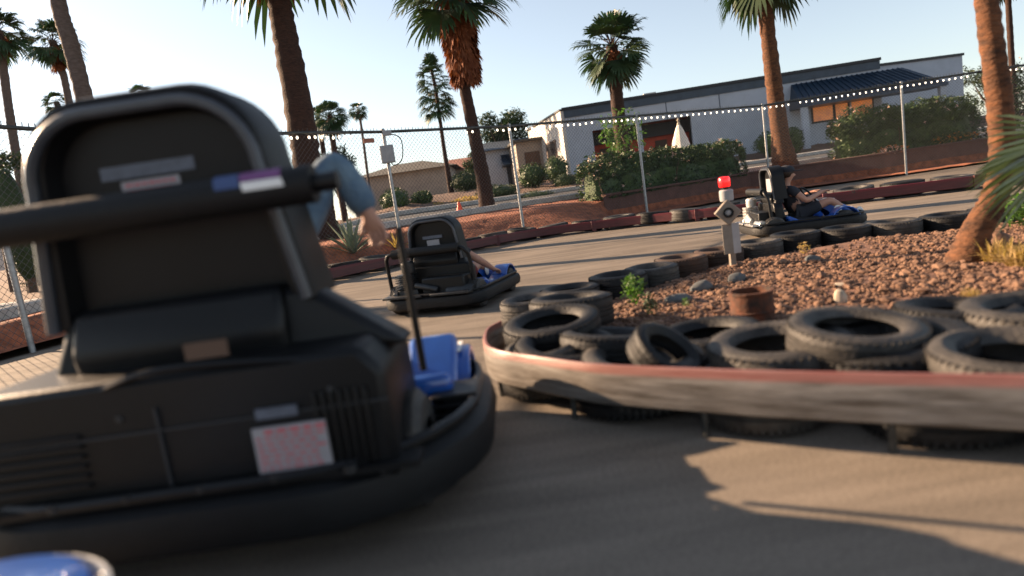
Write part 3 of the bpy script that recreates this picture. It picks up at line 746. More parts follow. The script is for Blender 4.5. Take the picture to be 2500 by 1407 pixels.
# ------------------------------------------------------------------ leafy plants
def leaves(b, pts_fn, n, ls, mi=0, rnd=random):
    for _ in range(n):
        c, nrm = pts_fn()
        if c is None: continue
        a = Vector((rnd.uniform(-1, 1), rnd.uniform(-1, 1), rnd.uniform(-.3, 1))).normalized(); q = (nrm*.5+Vector((rnd.uniform(-1, 1), rnd.uniform(-1, 1), rnd.uniform(-1, 1)))).normalized()
        s_ = a.cross(q)
        if s_.length < .1: continue
        s_ = s_.normalized(); l = ls*rnd.uniform(.6, 1.3); wv_ = l*.3
        o = len(b.v); b.v += [c-a*l*.5, c+s_*wv_*.5, c+a*l*.5, c-s_*wv_*.5]; b.f.append([o, o+1, o+2, o+3]); b.m.append(mi)
def clump_fn(c, rad, lump=.35, seed=0, shell=.55, top=None):
    c = Vector(c)
    def fn():
        d = Vector((random.gauss(0, 1), random.gauss(0, 1), random.gauss(0, 1))).normalized(); k = 1+lump*noise.noise(d*2.3+Vector((seed, seed, 0)))
        u = shell+(1-shell)*random.random()**.6
        p = Vector((d.x*rad[0], d.y*rad[1], d.z*rad[2]))*k*u+c
        return p, d
    return fn
def shrub(name, label, base, rad, n=1500, ls=.09, m='hedge_leaf', group=None, cat='shrub', core=True, blossoms=0, lump=.3, bm_='blossom'):
    t = empty(name, base); tag(t, label, cat, group); sd_ = random.random()*50
    b = MB(); leaves(b, clump_fn((0, 0, rad[2]*.95), rad, lump, sd_, .7 if lump < .25 else .5), n, ls)
    if lump < .25: b.sphere((0, 0, rad[2]*.93), [r*.78 for r in rad], 14, 9)
    b.build('foliage', m, t, smooth=False)
    b = MB()
    b.tube([(0, 0, 0), (rad[0]*.08, 0, rad[2]*.5), (-rad[0]*.1, rad[1]*.1, rad[2]), (rad[0]*.1, 0, rad[2]*1.5)], [rad[2]*.07, rad[2]*.05, rad[2]*.03, .005], 6)
    b.build('stem', 'wood', t)
    if blossoms:
        b = MB(); fn = clump_fn((0, 0, rad[2]*.95), [r*1.02 for r in rad], lump, sd_, .97)
        for _ in range(blossoms):
            c, d = fn(); leaves(b, lambda: (c+Vector((random.uniform(-1, 1), random.uniform(-1, 1), random.uniform(-1, 1)))*.03, d), 5, .07)
        b.build('blossoms', bm_, t, smooth=False)
    return t
def hedge(label, pts, w, h, n, ls, blossoms=0, leftlit=True):
    """long hedge along ground points"""
    P = [Vector(p) for p in pts]; t = empty('hedge', P[0]); tag(t, label, 'hedge'); o = P[0]
    L = [0]
    for a, c in zip(P, P[1:]): L.append(L[-1]+(c-a).length)
    def sample(shell):
        s = random.uniform(0, L[-1]); i = max(j for j in range(len(P)-1) if L[j] <= s); a, c = P[i], P[i+1]; u = (s-L[i])/(L[i+1]-L[i]); base = a+(c-a)*u-o
        d = (c-a).normalized(); nn = Vector((-d.y, d.x, 0)); th = random.uniform(-.15, math.pi+.15); k = 1+.26*noise.noise(Vector((s*.9, th*1.2, 3)))+.12*noise.noise(Vector((s*3, th*3, 9)))
        e = min(1, math.sqrt(max(.0, min(s, L[-1]-s))/(w*.55))*.8+.35)
        ct, st = math.cos(th), math.sin(th); sq = lambda v: math.copysign(abs(v)**.45, v)
        r = shell+(1-shell)*random.random()**.6
        p = base+nn*sq(ct)*w*.5*k*r*e+Vector((0, 0, max(.02, sq(st)*h*k*(.25+.75*r if st > .3 else random.random()))*(e if e > .7 else .7+.3*e)))+d*random.uniform(-.1, .1)
        return p, (nn*ct+Vector((0, 0, st))).normalized()
    b = MB(); leaves(b, lambda: sample(.72), n, ls)
    rings = []; nst = 40
    for q in range(nst+1):
        s = L[-1]*(.03+.94*q/nst); i = max(j for j in range(len(P)-1) if L[j] <= s); a, c = P[i], P[i+1]; d = (c-a).normalized(); nn = Vector((-d.y, d.x, 0)); base = a+(c-a)*((s-L[i])/(L[i+1]-L[i]))-o
        e = min(1, math.sqrt(max(.001, min(s, L[-1]-s))/(w*.55))); rg = []
        for v in range(9):
            th = math.pi*v/8; sq = lambda x_: math.copysign(abs(x_)**.5, x_); k = .72+.2*noise.noise(Vector((s*1.5, th*2, 5)))
            rg.append(base+nn*sq(math.cos(th))*w*.5*k*e+Vector((0, 0, max(0, sq(math.sin(th))*h*k*(.5+.5*e)))))
        rings.append(rg)
    b.add([p for r2 in rings for p in r2], [(q*9+v, q*9+v+1, (q+1)*9+v+1, (q+1)*9+v) for q in range(nst) for v in range(8)]+[tuple(range(9)), tuple(nst*9+v for v in range(9))[::-1]])
    b.build('foliage', 'hedge_leaf', t, smooth=False)
    b = MB()
    for i in range(8):
        b = MB(); p, q = sample(0); b.tube([(p.x, p.y, 0), (p.x+random.uniform(-.1, .1), p.y, h*.4), (p.x+random.uniform(-.2, .2), p.y, h*.7)], [.03, .02, .006], 5); b.build('stem', 'wood', t)
    if blossoms:
        b = MB()
        for _ in range(blossoms):
            c, d = sample(.98)
            if random.random() < .6 and (c.x > L[-1]*.35): continue
            leaves(b, lambda: (c+Vector((random.uniform(-1, 1), random.uniform(-1, 1), random.uniform(-1, 1)))*.04, d), 6, .085)
        b.build('blossoms', 'blossom', t, smooth=False)
    return t
def gnd(px, Y, dz=0):
    v = at(px, 400, Y); return Vector((v.x, Y, G(v.x, Y)+dz))
def fpx(px, dt):   # ground point behind the fence by dt at picture column px
    lo, hi = -20, 60
    for _ in range(50):
        mid = (lo+hi)/2; v = Vector((mid, F(mid)+dt, 1.2))-CP; X = v.dot(r_)/v.dot(f_)*FPX+1250
        if X < px: lo = mid
        else: hi = mid
    x = (lo+hi)/2; return Vector((x, F(x)+dt, Tz(x, dt)))
hedge('long dark green oleander hedge with pale blossoms above the left part of the retaining wall', [fpx(1425, 2.0), fpx(1600, 2.1), fpx(1800, 2.2)], 1.3, 1.2, 15000, .13, 110)
hedge('green oleander hedge with pink blossoms on the right part of the wall', [fpx(2035, 2.3), fpx(2200, 2.3), fpx(2370, 2.4)], 1.6, 1.55, 16000, .13, 130)
shrub('leafy_vine', 'bright green climbing plant around the base of the round palm', gnd(1528, 27.5)+Vector((0, 0, 1.3)), (.95, .6, .95), 700, .2, 'fresh_leaf', lump=.7)
shrub('shrub', 'loose grey-green shrub right of the second hedge', fpx(2420, 2.6), (.8, .6, .55), 1100, .12, 'tree_leaf', lump=.5)
shrub('flowering_bush', 'low orange flowering bush on the wall right of the second hedge', fpx(2330, 1.8), (.8, .3, .2), 500, .08, 'dry_leaf', blossoms=60, bm_='orange_bloom')
shrub('flowering_bush', 'patch of coral flowers spilling over the wall below the second hedge', fpx(2172, 1.7)+Vector((0, -.1, -.05)), (.45, .25, .18), 250, .08, 'blossom', blossoms=40, bm_='orange_bloom')
shrub('flowering_bush', 'pink flowering bush cut by the right edge behind the trunk', fpx(2530, 3.0)+Vector((0, 0, .3)), (1.1, .8, 1.1), 2200, .14, 'tree_leaf', blossoms=60, lump=.5)
def rshrub(px, py, Y, w, h, lab, m='hedge_leaf', n=1500):
    s = S(Y); c = at(px, py, Y); r = (w/2/s, w/2/s, h/2/s)
    base = Vector((c.x, c.y, c.z-r[2]*.95)); gz = G(c.x, c.y)
    if base.z > gz+.15: r = (r[0], r[1], (c.z+r[2]-gz)/1.95); base.z = gz
    shrub('shrub', lab, base, r, n, .13*Y/30, m, lump=.18)
rshrub(965, 490, 28, 78, 62, 'round clipped shrub just right of the electrical box post, bigger one')
rshrub(1030, 484, 29, 56, 36, 'small round shrub beside the bigger clipped shrub')
rshrub(1300, 430, 34, 80, 62, 'wide dark shrub in front of the small grey house')
rshrub(1358, 408, 33, 62, 56, 'ball-shaped clipped shrub at the sunlit end of the long building')
rshrub(1215, 470, 30, 110, 36, 'low spreading shrub behind the orange-skirted palm', 'tree_leaf')
rshrub(1140, 495, 29, 90, 30, 'low olive shrub at the foot of the slim palm', 'dry_leaf')
rshrub(1060, 505, 28.5, 70, 20, 'very low yellowish ground shrub left of the slim palm', 'dry_leaf', 700)
rshrub(1300, 480, 28.5, 110, 26, 'brownish low shrub by the far kerb right of the fence post', 'tree_leaf', 900)
rshrub(1380, 440, 31, 60, 30, 'low shrub under the ball-shaped one', 'tree_leaf', 700)
rshrub(1885, 335, 34, 90, 36, 'dark shrub under the building wall left of the tall trunk')
rshrub(1935, 330, 34, 50, 40, 'dark shrub under the building wall right of the tall trunk')
rshrub(1140, 440, 44, 90, 46, 'bushy dark shrub in front of the tan house', 'tree_leaf')
rshrub(20, 470, 22, 80, 200, 'tall loose shrub behind the fence at the left edge', 'tree_leaf', 1800)
rshrub(600, 520, 26, 300, 90, 'wide green shrub mass behind the nearest kart headrest', 'tree_leaf', 2500)
def agave(label, base, r, m='agave_leaf', n=26):
    b = MB()
    for i in range(n):
        az = i*2.4; el = R(15+70*(i/n)); L = r*random.uniform(.8, 1.1); d = Vector((math.cos(az)*math.cos(el), math.sin(az)*math.cos(el), math.sin(el))); s_ = d.cross(Vector((0, 0, 1))).normalized()*L*.055
        mid = d*L*.5; tip = d*L+Vector((0, 0, -.06*L)); nn = s_.cross(d).normalized()*L*.02
        o = len(b.v); b.v += [-s_*.8, s_*.8, mid+s_+nn, mid-s_+nn, tip, mid-nn]; b.f += [[o, o+1, o+2, o+5], [o, o+5, o+3], [o+5, o+2, o+4], [o+3, o+5, o+4]]; b.m += [0]*4
    o = b.build('agave', m, smooth=False); o.location = base; tag(o, label, 'agave')
v = fpx(845, 1.0); agave('spiky grey-green agave behind the fence right of the thick palm', v, .85)
agave('pale dry agave behind the fence just left of the middle kart headrest', fpx(950, .8), .45, 'dry_leaf', 18)
def tree(label, px, py, Y, wpx, hpx, n=3500, m='tree_leaf', clumps=9, trunk=True, seed=1):
    s = S(Y); c = at(px, py, Y); gz = G(c.x, c.y); t = empty('tree', (c.x, c.y, gz)); tag(t, label, 'tree'); rr = random.Random(seed)
    W, H = wpx/s/2, hpx/s/2; cz = c.z-gz
    b = MB()
    for i in range(clumps):
        a = rr.uniform(0, 6.28); q = rr.uniform(.2, .75); cc = (math.cos(a)*W*q, math.sin(a)*W*q*.8, cz+rr.uniform(-.6, .7)*H); r = W*rr.uniform(.3, .48)
        leaves(b, clump_fn(cc, (r, r, r*.75), .5, i*3+seed, .35), n//clumps, .018*Y**.75*.95)
    b.build('crown', m, t, smooth=False)
    b = MB(); b.tube([(0, 0, -.2), (.1, 0, cz*.4), (0, 0, cz)], [W*.09, W*.06, W*.03], 8)
    for i in range(6):
        a = rr.uniform(0, 6.28); b.tube([(0, 0, cz*.45), (math.cos(a)*W*.3, math.sin(a)*W*.3, cz*.8), (math.cos(a)*W*.6, math.sin(a)*W*.6, cz+H*.4)], [W*.04, W*.03, .01], 6)
    b.build('trunk', 'wood', t)
tree('broad green tree behind the small grey house left of the long building', 1228, 335, 52, 150, 130, 5200, seed=4, clumps=14)
tree('dark leafy tree at the far right behind the buildings', 2420, 225, 50, 170, 150, 4200, seed=6, clumps=12)
tree('scrubby tree just right of the thick palm trunk low behind the fence', 815, 395, 46, 120, 70, 1800, seed=8, clumps=10)
tree('brownish scrubby tree behind the orange-skirted palm', 1165, 395, 50, 80, 90, 1500, seed=9)
tree('loose leafy tree added out of view past the left edge to shade the island', -215, 217, 11.3, 250, 220, 5200, seed=21, clumps=14)  # unseen tree, crown placed to cast shade on gravel and track
tree('tree with a rounded crown beyond the left end of the street', -40, 430, 26, 180, 180, 3000, seed=11)
# small weeds and dry grass on the island
def tuft(label, px, py, h, n, m, name='weed', cat='weed', z=.1, spread=.5):
    x, y = pt(px, py, z); b = MB()
    for i in range(n):
        a = random.uniform(0, 6.28); lean = random.uniform(.05, spread); L = h*random.uniform(.5, 1); o0 = Vector((random.uniform(-.3, .3)*h*spread, random.uniform(-.3, .3)*h*spread, 0)); d = Vector((math.cos(a)*lean, math.sin(a)*lean, 1)).normalized(); s_ = Vector((-math.sin(a), math.cos(a), 0))*h*.025
        m1 = o0+d*L*.6; tp = o0+d*L+Vector((math.cos(a), math.sin(a), -.5))*L*.2*lean*2
        o = len(b.v); b.v += [o0-s_, o0+s_, m1+s_, m1-s_, tp]; b.f += [[o, o+1, o+2, o+3], [o+3, o+2, o+4]]; b.m += [0, 0]
    o = b.build(name, m, smooth=False); o.location = (x, y, max(0, IZ(x, y))); tag(o, label, cat)
def weedy(label, px, py, h, m='fresh_leaf', z=.1, n=160):
    x, y = pt(px, py, z); t = empty('weed', (x, y, max(0, IZ(x, y)))); tag(t, label, 'weed'); b = MB(); leaves(b, clump_fn((0, 0, h*.55), (h*.4, h*.4, h*.5), .5, px, .2), n, h*.28); b.build('foliage', m, t, smooth=False)
    b = MB(); b.tube([(0, 0, 0), (0, 0, h*.8)], [.004, .002], 5); b.build('stem', 'wood', t)
weedy('bright green weed growing against the tyre row near the island tip', 1552, 752, .22)
weedy('small green weed on the shaded gravel below the tyre row', 1675, 758, .07, n=60)
weedy('dark green weed behind the tyre pile at the island tip', 1590, 775, .14, 'tree_leaf', n=120)
weedy('leafy green weed sprouting at the right edge beside the palm trunk', 2495, 560, .3, n=200)
weedy('dry reddish weed in front of the tyre row right of the beacon post', 1965, 622, .14, 'dry_leaf', n=60)
tuft('clump of golden dry grass right of the palm trunk foot', 2450, 640, .20, 260, 'dry_leaf', 'dry_grass', 'dry grass', spread=1.3)
tuft('second clump of golden dry grass at the right edge', 2500, 655, .18, 220, 'dry_leaf', 'dry_grass', 'dry grass', spread=1.3)
tuft('tuft of pale dry grass on the sunlit gravel', 2370, 725, .08, 90, 'dry_leaf', 'dry_grass', 'dry grass', spread=1.5)
# near fan palm fronds entering from the right
t = empty('fan_palm', at(2690, 520, 4.1)*1.0); t.location.z = .05; tag(t, 'young fan palm whose long narrow blades reach in from the right edge', 'palm')
b = MB(); o = Vector(t.location)
b.tube([(0, 0, 0), (0, 0, .5)], [.09, .07], 10); b.build('stem', 'bark_orange', t)
b = MB()
for (bx, by, tx, ty, n) in ((2600, 350, 2352, 455, 15), (2620, 330, 2390, 345, 9), (2600, 380, 2400, 500, 11)):
    B = at(bx, by, 3.9)-o
    for i in range(n):
        u = i/(n-1)-.5; T_ = at(tx+abs(u)*70+random.uniform(-10, 10), ty+u*150, 3.8+random.uniform(-.25, .25))-o
        d = T_-B; s_ = Vector((0, .25, 1)).cross(d).normalized()*.011; s_ = d.cross(Vector((random.uniform(-.3,.3), 1, random.uniform(-.3,.3)))).normalized()*.011
        p1 = B+d*.45+Vector((0, 0, .02)); p2 = B+d*.8+Vector((0, 0, .0)); p3 = T_+Vector((0, 0, -.03))
        k = len(b.v); b.v += [B-s_*.3, B+s_*.3, p1+s_, p1-s_, p2+s_*.7, p2-s_*.7, p3]; b.f += [[k, k+1, k+2, k+3], [k+3, k+2, k+4, k+5], [k+5, k+4, k+6]]; b.m += [0]*3
    b.tube([Vector((0, 0, .45)), (Vector((0, 0, .45))+B)*.5+Vector((.0, 0, .1)), B], .009, 6)
b.build('frond', 'palm_leaf_near', t, smooth=False)

# ------------------------------------------------------------------ long grey building
class Facade:
    def __init__(s, A, u):  # A origin on plane, u horizontal direction
        s.A = Vector(A); s.u = Vector(u).normalized(); s.n = Vector((s.u.y, -s.u.x, 0))  # n faces camera side
    def px(s, px, py):
        d = ray(px, py); t_ = (s.A-CP).dot(s.n)/d.dot(s.n); p = CP+d*t_; return (p-s.A).dot(s.u), p.z
    def box(s, b, u0, u1, z0, z1, d0, d1, mi=0):   # d positive = outwards
        P = []
        for z in (z0, z1):
            for (u, d) in ((u0, d1), (u1, d1), (u1, d0), (u0, d0)):
                q = s.A+s.u*u+s.n*d; P.append((q.x-s.A.x, q.y-s.A.y, z-s.A.z))
        b.add(P, [(3, 2, 1, 0), (4, 5, 6, 7), (0, 1, 5, 4), (1, 2, 6, 5), (2, 3, 7, 6), (3, 0, 4, 7)], mi)
YA = 38.0
a_ = at(1375, 268, YA); zr = a_.z
lo, hi = 20, 60
for _ in range(50):
    mid = (lo+hi)/2
    if at(2150, 145, mid).z > zr: hi = mid
    else: lo = mid
b_ = at(2150, 145, lo); print('bldg', a_, b_)
A = Vector((a_.x, a_.y, G(a_.x, a_.y)-.5)); FA = Facade(A, Vector((b_.x-a_.x, b_.y-a_.y, 0)))
zb = A.z; LB = FA.px(2150, 200)[0]
t = empty('building', A); tag(t, 'long low grey commercial building with flat roof and blue metal awning', 'building')
w1 = FA.px(1447, 330)[0]; w2 = FA.px(1558, 330)[0]; w3 = FA.px(1567, 320)[0]; w4 = FA.px(1688, 300)[0]; zt = FA.px(1560, 302)[1]
b = MB()
FA.box(b, 0, w1, zb, zr-.05, -.3, 0); FA.box(b, w2, w3, zb, zt, -.3, 0); FA.box(b, w4, LB, zb, zr-.05, -.3, 0); FA.box(b, w1, w4, zt, zr-.05, -.3, 0)
DEP = 12
FA.box(b, 0, .3, zb, zr-.05, -DEP, -.3); FA.box(b, LB-.3, LB, zb, zr-.05, -DEP, -.3); FA.box(b, 0, LB, zb, zr-.05, -DEP-.3, -DEP)
b.build('wall', 'stucco_grey', t, smooth=False)
def EW(x, y, z): return (x, y, z-A.z)
zq0, zq1 = zb, zr-.06
def ebox(b, k0, k1, z0, z1, o0, o1):   # slab along the skewed end wall
    ev = Vector((-1.5, 8.5, 0)); en = Vector((-.985, -.174, 0)); q = []
    for z in (z0, z1):
        for k, oo in ((k0, o0), (k1, o0), (k1, o1), (k0, o1)): p_ = ev*k+en*oo; q.append((p_.x, p_.y, z-A.z))
    b.add(q, [(0, 3, 2, 1), (4, 5, 6, 7), (0, 1, 5, 4), (1, 2, 6, 5), (2, 3, 7, 6), (3, 0, 4, 7)])
b = MB(); ebox(b, 0, 1, zb, zr-.06, 0, .2); b.build('end_wall', 'stucco_white', t, smooth=False)
b = MB(); b.add([(-.25, -.1, zr-A.z+.04), (-1.85, 8.6, zr-A.z+.04), (0.3, 8.6, zr-A.z+.04), (.3, .2, zr-A.z+.04), (-.25, -.1, zr-A.z-.05), (-1.85, 8.6, zr-A.z-.05), (0.3, 8.6, zr-A.z-.05), (.3, .2, zr-A.z-.05)], [(3, 2, 1, 0), (4, 5, 6, 7), (0, 1, 5, 4), (1, 2, 6, 5), (2, 3, 7, 6), (3, 0, 4, 7)]); b.build('roof_edge', 'dark_trim', t, smooth=False)
b = MB(); FA.box(b, -.1, LB+.05, zr-.05, zr+.1, -DEP-.4, .12); b.build('roof', 'dark_trim', t, smooth=False)
b = MB(); FA.box(b, 0.003, LB, zr-.5, zr-.055, .003, .05); b.build('fascia_band', 'slate_band', t, smooth=False)
b = MB(); FA.box(b, w1-.2, w4+.2, zb, zt+.2, -2.2, -2.0); b.build('recess_wall', 'red_wall', t, smooth=False)
b = MB(); FA.box(b, w1-.2, w4+.2, zt-.75, zt-.02, -1.96, -1.5); b.build('lintel', 'dark_trim', t, smooth=False)
for q0, q1 in ((1610, 1640), (1465, 1500)):
    u0 = FA.px(q0, 330)[0]; u1 = FA.px(q1, 330)[0]; b = MB(); FA.box(b, u0, u1, zb, zt-1.0, -1.99, -1.9); b.build('door', 'wood', t, smooth=False)
b = MB(); ebox(b, .2, .48, zb+1.2, zb+2.8, .203, .24); o = b.build('window', 'wood', t, smooth=False)
b = MB(); ebox(b, .23, .45, zb+1.3, zb+2.7, .241, .25); b.build('pane', 'glass_dark', o, smooth=False)
b = MB(); q = FA.px(1560, 240); FA.box(b, FA.px(1582, 240)[0], FA.px(1614, 240)[0], zr+.1, zr+.38, -3, -1.6); b.build('roof_vent', 'stucco_white', t, smooth=False)
for fr_ in (.33, .5, .66, .8):
    b = MB(); FA.box(b, LB*fr_, LB*fr_+.05, zt+.0, zr-.5, .002, .012); b.build('wall_joint', 'slate_band', t, smooth=False)
b = MB(); FA.box(b, LB*.9, LB*.9+.09, zb, zr-.9, .004, .09); b.build('downpipe', 'stucco_grey', t, smooth=False)
for uq in (.45, .62): b = MB(); FA.box(b, LB*uq, LB*uq+1.1, zr+.1, zr+.42, -6, -5); b.build('roof_unit', 'stucco_tan', t, smooth=False)
# awning
a0, za = FA.px(1925, 215); a1, zc = FA.px(2240, 190)
zl = FA.px(1930, 240)[1]; zl = zb+3.15
b = MB()
q0 = FA.px(1930, 195)[0]; q1 = FA.px(2250, 180)[0]; ztop = zr-.62; zlow = ztop-1.3
def W_(u, d, z): q = FA.A+FA.u*u+FA.n*d; return (q.x-A.x, q.y-A.y, z-A.z)
vs = [W_(q0, .02, ztop), W_(q1-1.0, .02, ztop), W_(q1+.3, 1.9, zlow), W_(q0-.2, 1.9, zlow), W_(q0-.2, .02, zlow), W_(q1+.3, .02, zlow),
      W_(q1+.3, 1.9, zlow-.14), W_(q0-.2, 1.9, zlow-.14), W_(q0-.2, .02, zlow-.14), W_(q1+.3, .02, zlow-.14)]
b.add(vs, [(0, 3, 2, 1), (0, 4, 3), (1, 2, 5), (3, 7, 6, 2), (2, 6, 9, 5), (4, 8, 7, 3), (7, 8, 9, 6)])
for i in range(1, 22):
    u = i/22; top = Vector(W_(q0+(q1-1.0-q0)*u, .04, ztop+.02)); low = Vector(W_(q0-.2+(q1+.5-q0)*u, 1.9, zlow+.03)); b.tube([top, low], .035, 4)
b.build('awning', 'metal_roof', t, smooth=False)
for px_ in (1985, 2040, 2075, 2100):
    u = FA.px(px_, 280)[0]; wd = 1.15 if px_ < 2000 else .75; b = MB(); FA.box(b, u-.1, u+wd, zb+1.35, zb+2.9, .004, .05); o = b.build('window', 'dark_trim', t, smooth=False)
    b = MB(); FA.box(b, u, u+wd-.1, zb+1.45, zb+2.8, .05, .06); b.build('pane', 'glass_sunset', o, smooth=False)
for u in (q0, q1+.1):
    b = MB(); FA.box(b, u-.15, u+.15, zb, zlow-.15, 1.5, 1.8); b.build('column', 'stucco_grey', t, smooth=False)
# right block
YR = 40; A2 = at(2160, 152, YR); B2 = at(2345, 152, YR)
A2b = Vector((A2.x-.5, A2.y, 1.5)); t = empty('building', A2b); tag(t, 'plain pale grey box building with dark roof edge right of the blue awning', 'building')
zr2 = at(2230, 150, YR).z; FB = Facade(A2b, Vector((1, .12, 0))); L2 = FB.px(2352, 200)[0]
b = MB(); FB.box(b, 0, L2, 1.5, zr2, -8, 0); b.build('wall', 'stucco_grey', t, smooth=False)
b = MB(); FB.box(b, -.08, L2+.08, zr2, zr2+.15, -8.1, .08); b.build('roof', 'dark_trim', t, smooth=False)
b = MB(); FB.box(b, FB.px(2300, 230)[0], FB.px(2325, 230)[0], 1.6, 3.4, .004, .05); b.build('door', 'slate_band', t, smooth=False)
# small grey house with blue awning, left of building
YH = 47; Ah = at(1180, 440, YH); Ah = Vector((Ah.x, YH, G(Ah.x, YH)-.3)); t = empty('house', Ah); tag(t, 'small grey house with a dark blue awning between the orange-skirted palm and the long building', 'house')
FH = Facade(Ah, Vector((1, .05, 0))); zr3 = FH.px(1200, 358)[1]; L3 = FH.px(1330, 360)[0]
b = MB(); FH.box(b, 0, L3, Ah.z, zr3-.2, -7, 0); b.build('wall', 'stucco_grey', t, smooth=False)
b = MB()
def WH(u, d, z): q = FH.A+FH.u*u+FH.n*d; return (q.x-Ah.x, q.y-Ah.y, z-Ah.z)
b.add([WH(-.4, .5, zr3-.3), WH(L3+.4, .5, zr3-.3), WH(L3+.4, -3.5, zr3+.6), WH(-.4, -3.5, zr3+.6), WH(-.4, -7.5, zr3-.3), WH(L3+.4, -7.5, zr3-.3)], [(0, 1, 2, 3), (3, 2, 5, 4), (0, 3, 4), (1, 5, 2), (0, 4, 5, 1)]); b.build('roof', 'slate_band', t, smooth=False)
u = FH.px(1225, 400)[0]; b = MB(); b.add([WH(u, .02, zr3-.7), WH(u+2.6, .02, zr3-.7), WH(u+2.6, 1.3, zr3-1.5), WH(u, 1.3, zr3-1.5), WH(u, .02, zr3-1.6), WH(u+2.6, .02, zr3-1.6)], [(0, 3, 2, 1), (0, 4, 3), (1, 2, 5), (3, 4, 5, 2)]); b.build('awning', 'metal_roof', t, smooth=False)
b = MB(); FH.box(b, u+.3, u+2.3, Ah.z, zr3-1.6, .004, .04); b.build('garage_door', 'dark_trim', t, smooth=False)
# tan stucco porch joined at the long building's left end
Yt = 43; At = at(1265, 400, Yt); At = Vector((At.x, Yt, G(At.x, Yt)-.3)); t = empty('house', At); tag(t, 'small brown-walled porch house squeezed beside the sunlit end of the long building', 'house')
FT_ = Facade(At, Vector((1, .1, 0))); z4 = FT_.px(1290, 345)[1]; L4 = FT_.px(1325, 350)[0]
b = MB(); FT_.box(b, 0, L4, At.z, z4, -5, 0); b.build('wall', 'stucco_tan', t, smooth=False)
b = MB(); FT_.box(b, -.2, L4+.2, z4, z4+.15, -5.2, .4); b.build('roof', 'roof_tile', t, smooth=False)
b = MB(); FT_.box(b, .5, L4-.3, At.z, z4-.7, .004, .04); b.build('door', 'wood', t, smooth=False)
# tan house far left
YL = 60; Al = at(880, 470, YL); Al = Vector((Al.x, YL, G(Al.x, YL)-.6)); t = empty('house', Al); tag(t, 'wide tan house with low dark roof behind the electrical box', 'house')
FL = Facade(Al, Vector((1, -.02, 0))); z5 = FL.px(950, 425)[1]; L5 = FL.px(1100, 420)[0]
b = MB(); FL.box(b, 0, L5, Al.z, z5, -9, 0); b.build('wall', 'stucco_tan', t, smooth=False)
b = MB()
def WL(u, d, z): q = FL.A+FL.u*u+FL.n*d; return (q.x-Al.x, q.y-Al.y, z-Al.z)
b.add([WL(-.7, .7, z5-.05), WL(L5+.7, .7, z5-.05), WL(L5-3, -4.5, z5+1.1), WL(3, -4.5, z5+1.1), WL(-.7, -9.7, z5-.05), WL(L5+.7, -9.7, z5-.05)], [(0, 1, 2, 3), (3, 2, 5, 4), (0, 3, 4), (1, 5, 2), (0, 4, 5, 1)]); b.build('roof', 'roof_tile', t, smooth=False)
for u in (1.0, 3.6, 6.2):
    if u+1.4 < L5: 
        b = MB(); FL.box(b, u, u+1.3, Al.z+1.4, Al.z+2.5, .004, .05); b.build('window', 'glass_dark', t, smooth=False)
YL = 54; Am = at(1040, 480, YL); Am = Vector((Am.x, YL, G(Am.x, YL)-.6)); t = empty('garden_wall', Am); tag(t, 'pale garden wall in front of the tan house', 'wall')
FM = Facade(Am, Vector((1, .02, 0))); b = MB(); FM.box(b, -6, FM.px(1190, 450)[0], Am.z, FM.px(1040, 450)[1], -.3, 0); b.build('wall', 'stucco_tan', t, smooth=False)
YL = 66; Am = at(1110, 430, YL); Am = Vector((Am.x, YL, 1.8)); t = empty('house', Am); tag(t, 'house with reddish roof behind the slim palm', 'house')
FM = Facade(Am, Vector((1, 0, 0))); z6 = FM.px(1130, 412)[1]; L6 = FM.px(1200, 400)[0]; b = MB(); FM.box(b, 0, L6, 1.8, z6, -7, 0); b.build('wall', 'stucco_tan', t, smooth=False)
b = MB(); Al = Am; FL = FM
b.add([WL(-.6, .6, z6), WL(L6+.6, .6, z6), WL(L6+.6, -3.5, z6+1.3), WL(-.6, -3.5, z6+1.3), WL(-.6, -7.6, z6), WL(L6+.6, -7.6, z6)], [(0, 1, 2, 3), (3, 2, 5, 4), (0, 3, 4), (1, 5, 2), (0, 4, 5, 1)]); b.build('roof', 'roof_red', t, smooth=False)
YL = 40; Am = at(-60, 560, YL); Am = Vector((Am.x, YL, 1.2)); t = empty('building', Am); tag(t, 'pale block building behind the left end of the fence', 'building')
FM = Facade(Am, Vector((1, .1, 0))); b = MB(); FM.box(b, 0, FM.px(230, 560)[0], 1.2, FM.px(60, 560)[1]+1.2, -8, 0); b.build('wall', 'stucco_white', t, smooth=False)
b = MB(); FM.box(b, -.1, FM.px(230, 560)[0]+.1, FM.px(60, 560)[1]+1.2, FM.px(60, 560)[1]+1.4, -8.1, .1); b.build('roof', 'roof_tile', t, smooth=False)

# folded pale canopy (cone) behind the hedge
c0 = at(1664, 372, 24.5); c1 = at(1661, 292, 24.5); t = empty('canopy', (c0.x, c0.y, c0.z-.5)); tag(t, 'pale pointed cone-shaped canopy with a small finial rising behind the left hedge', 'canopy')
h = c1.z-c0.z+.5; b = MB(); b.lathe([(.62, 0), (.60, .02), (.46, .42), (.30, h*.55), (.13, h*.82), (.05, h*.9), (0, h*.9)], 10); b.build('cover', 'canvas', t, angle=20)
b = MB(); b.lathe([(.05, h*.88), (.07, h*.91), (.05, h*.94), (.03, h*.96), (.06, h*.99), (.03, h*1.03), (0, h*1.04)], 12); b.build('finial', 'stone_pale', t)
b = MB(); b.cyl((0, 0, -1.2), (0, 0, h*.88), .04); b.build('pole', 'wood', t)
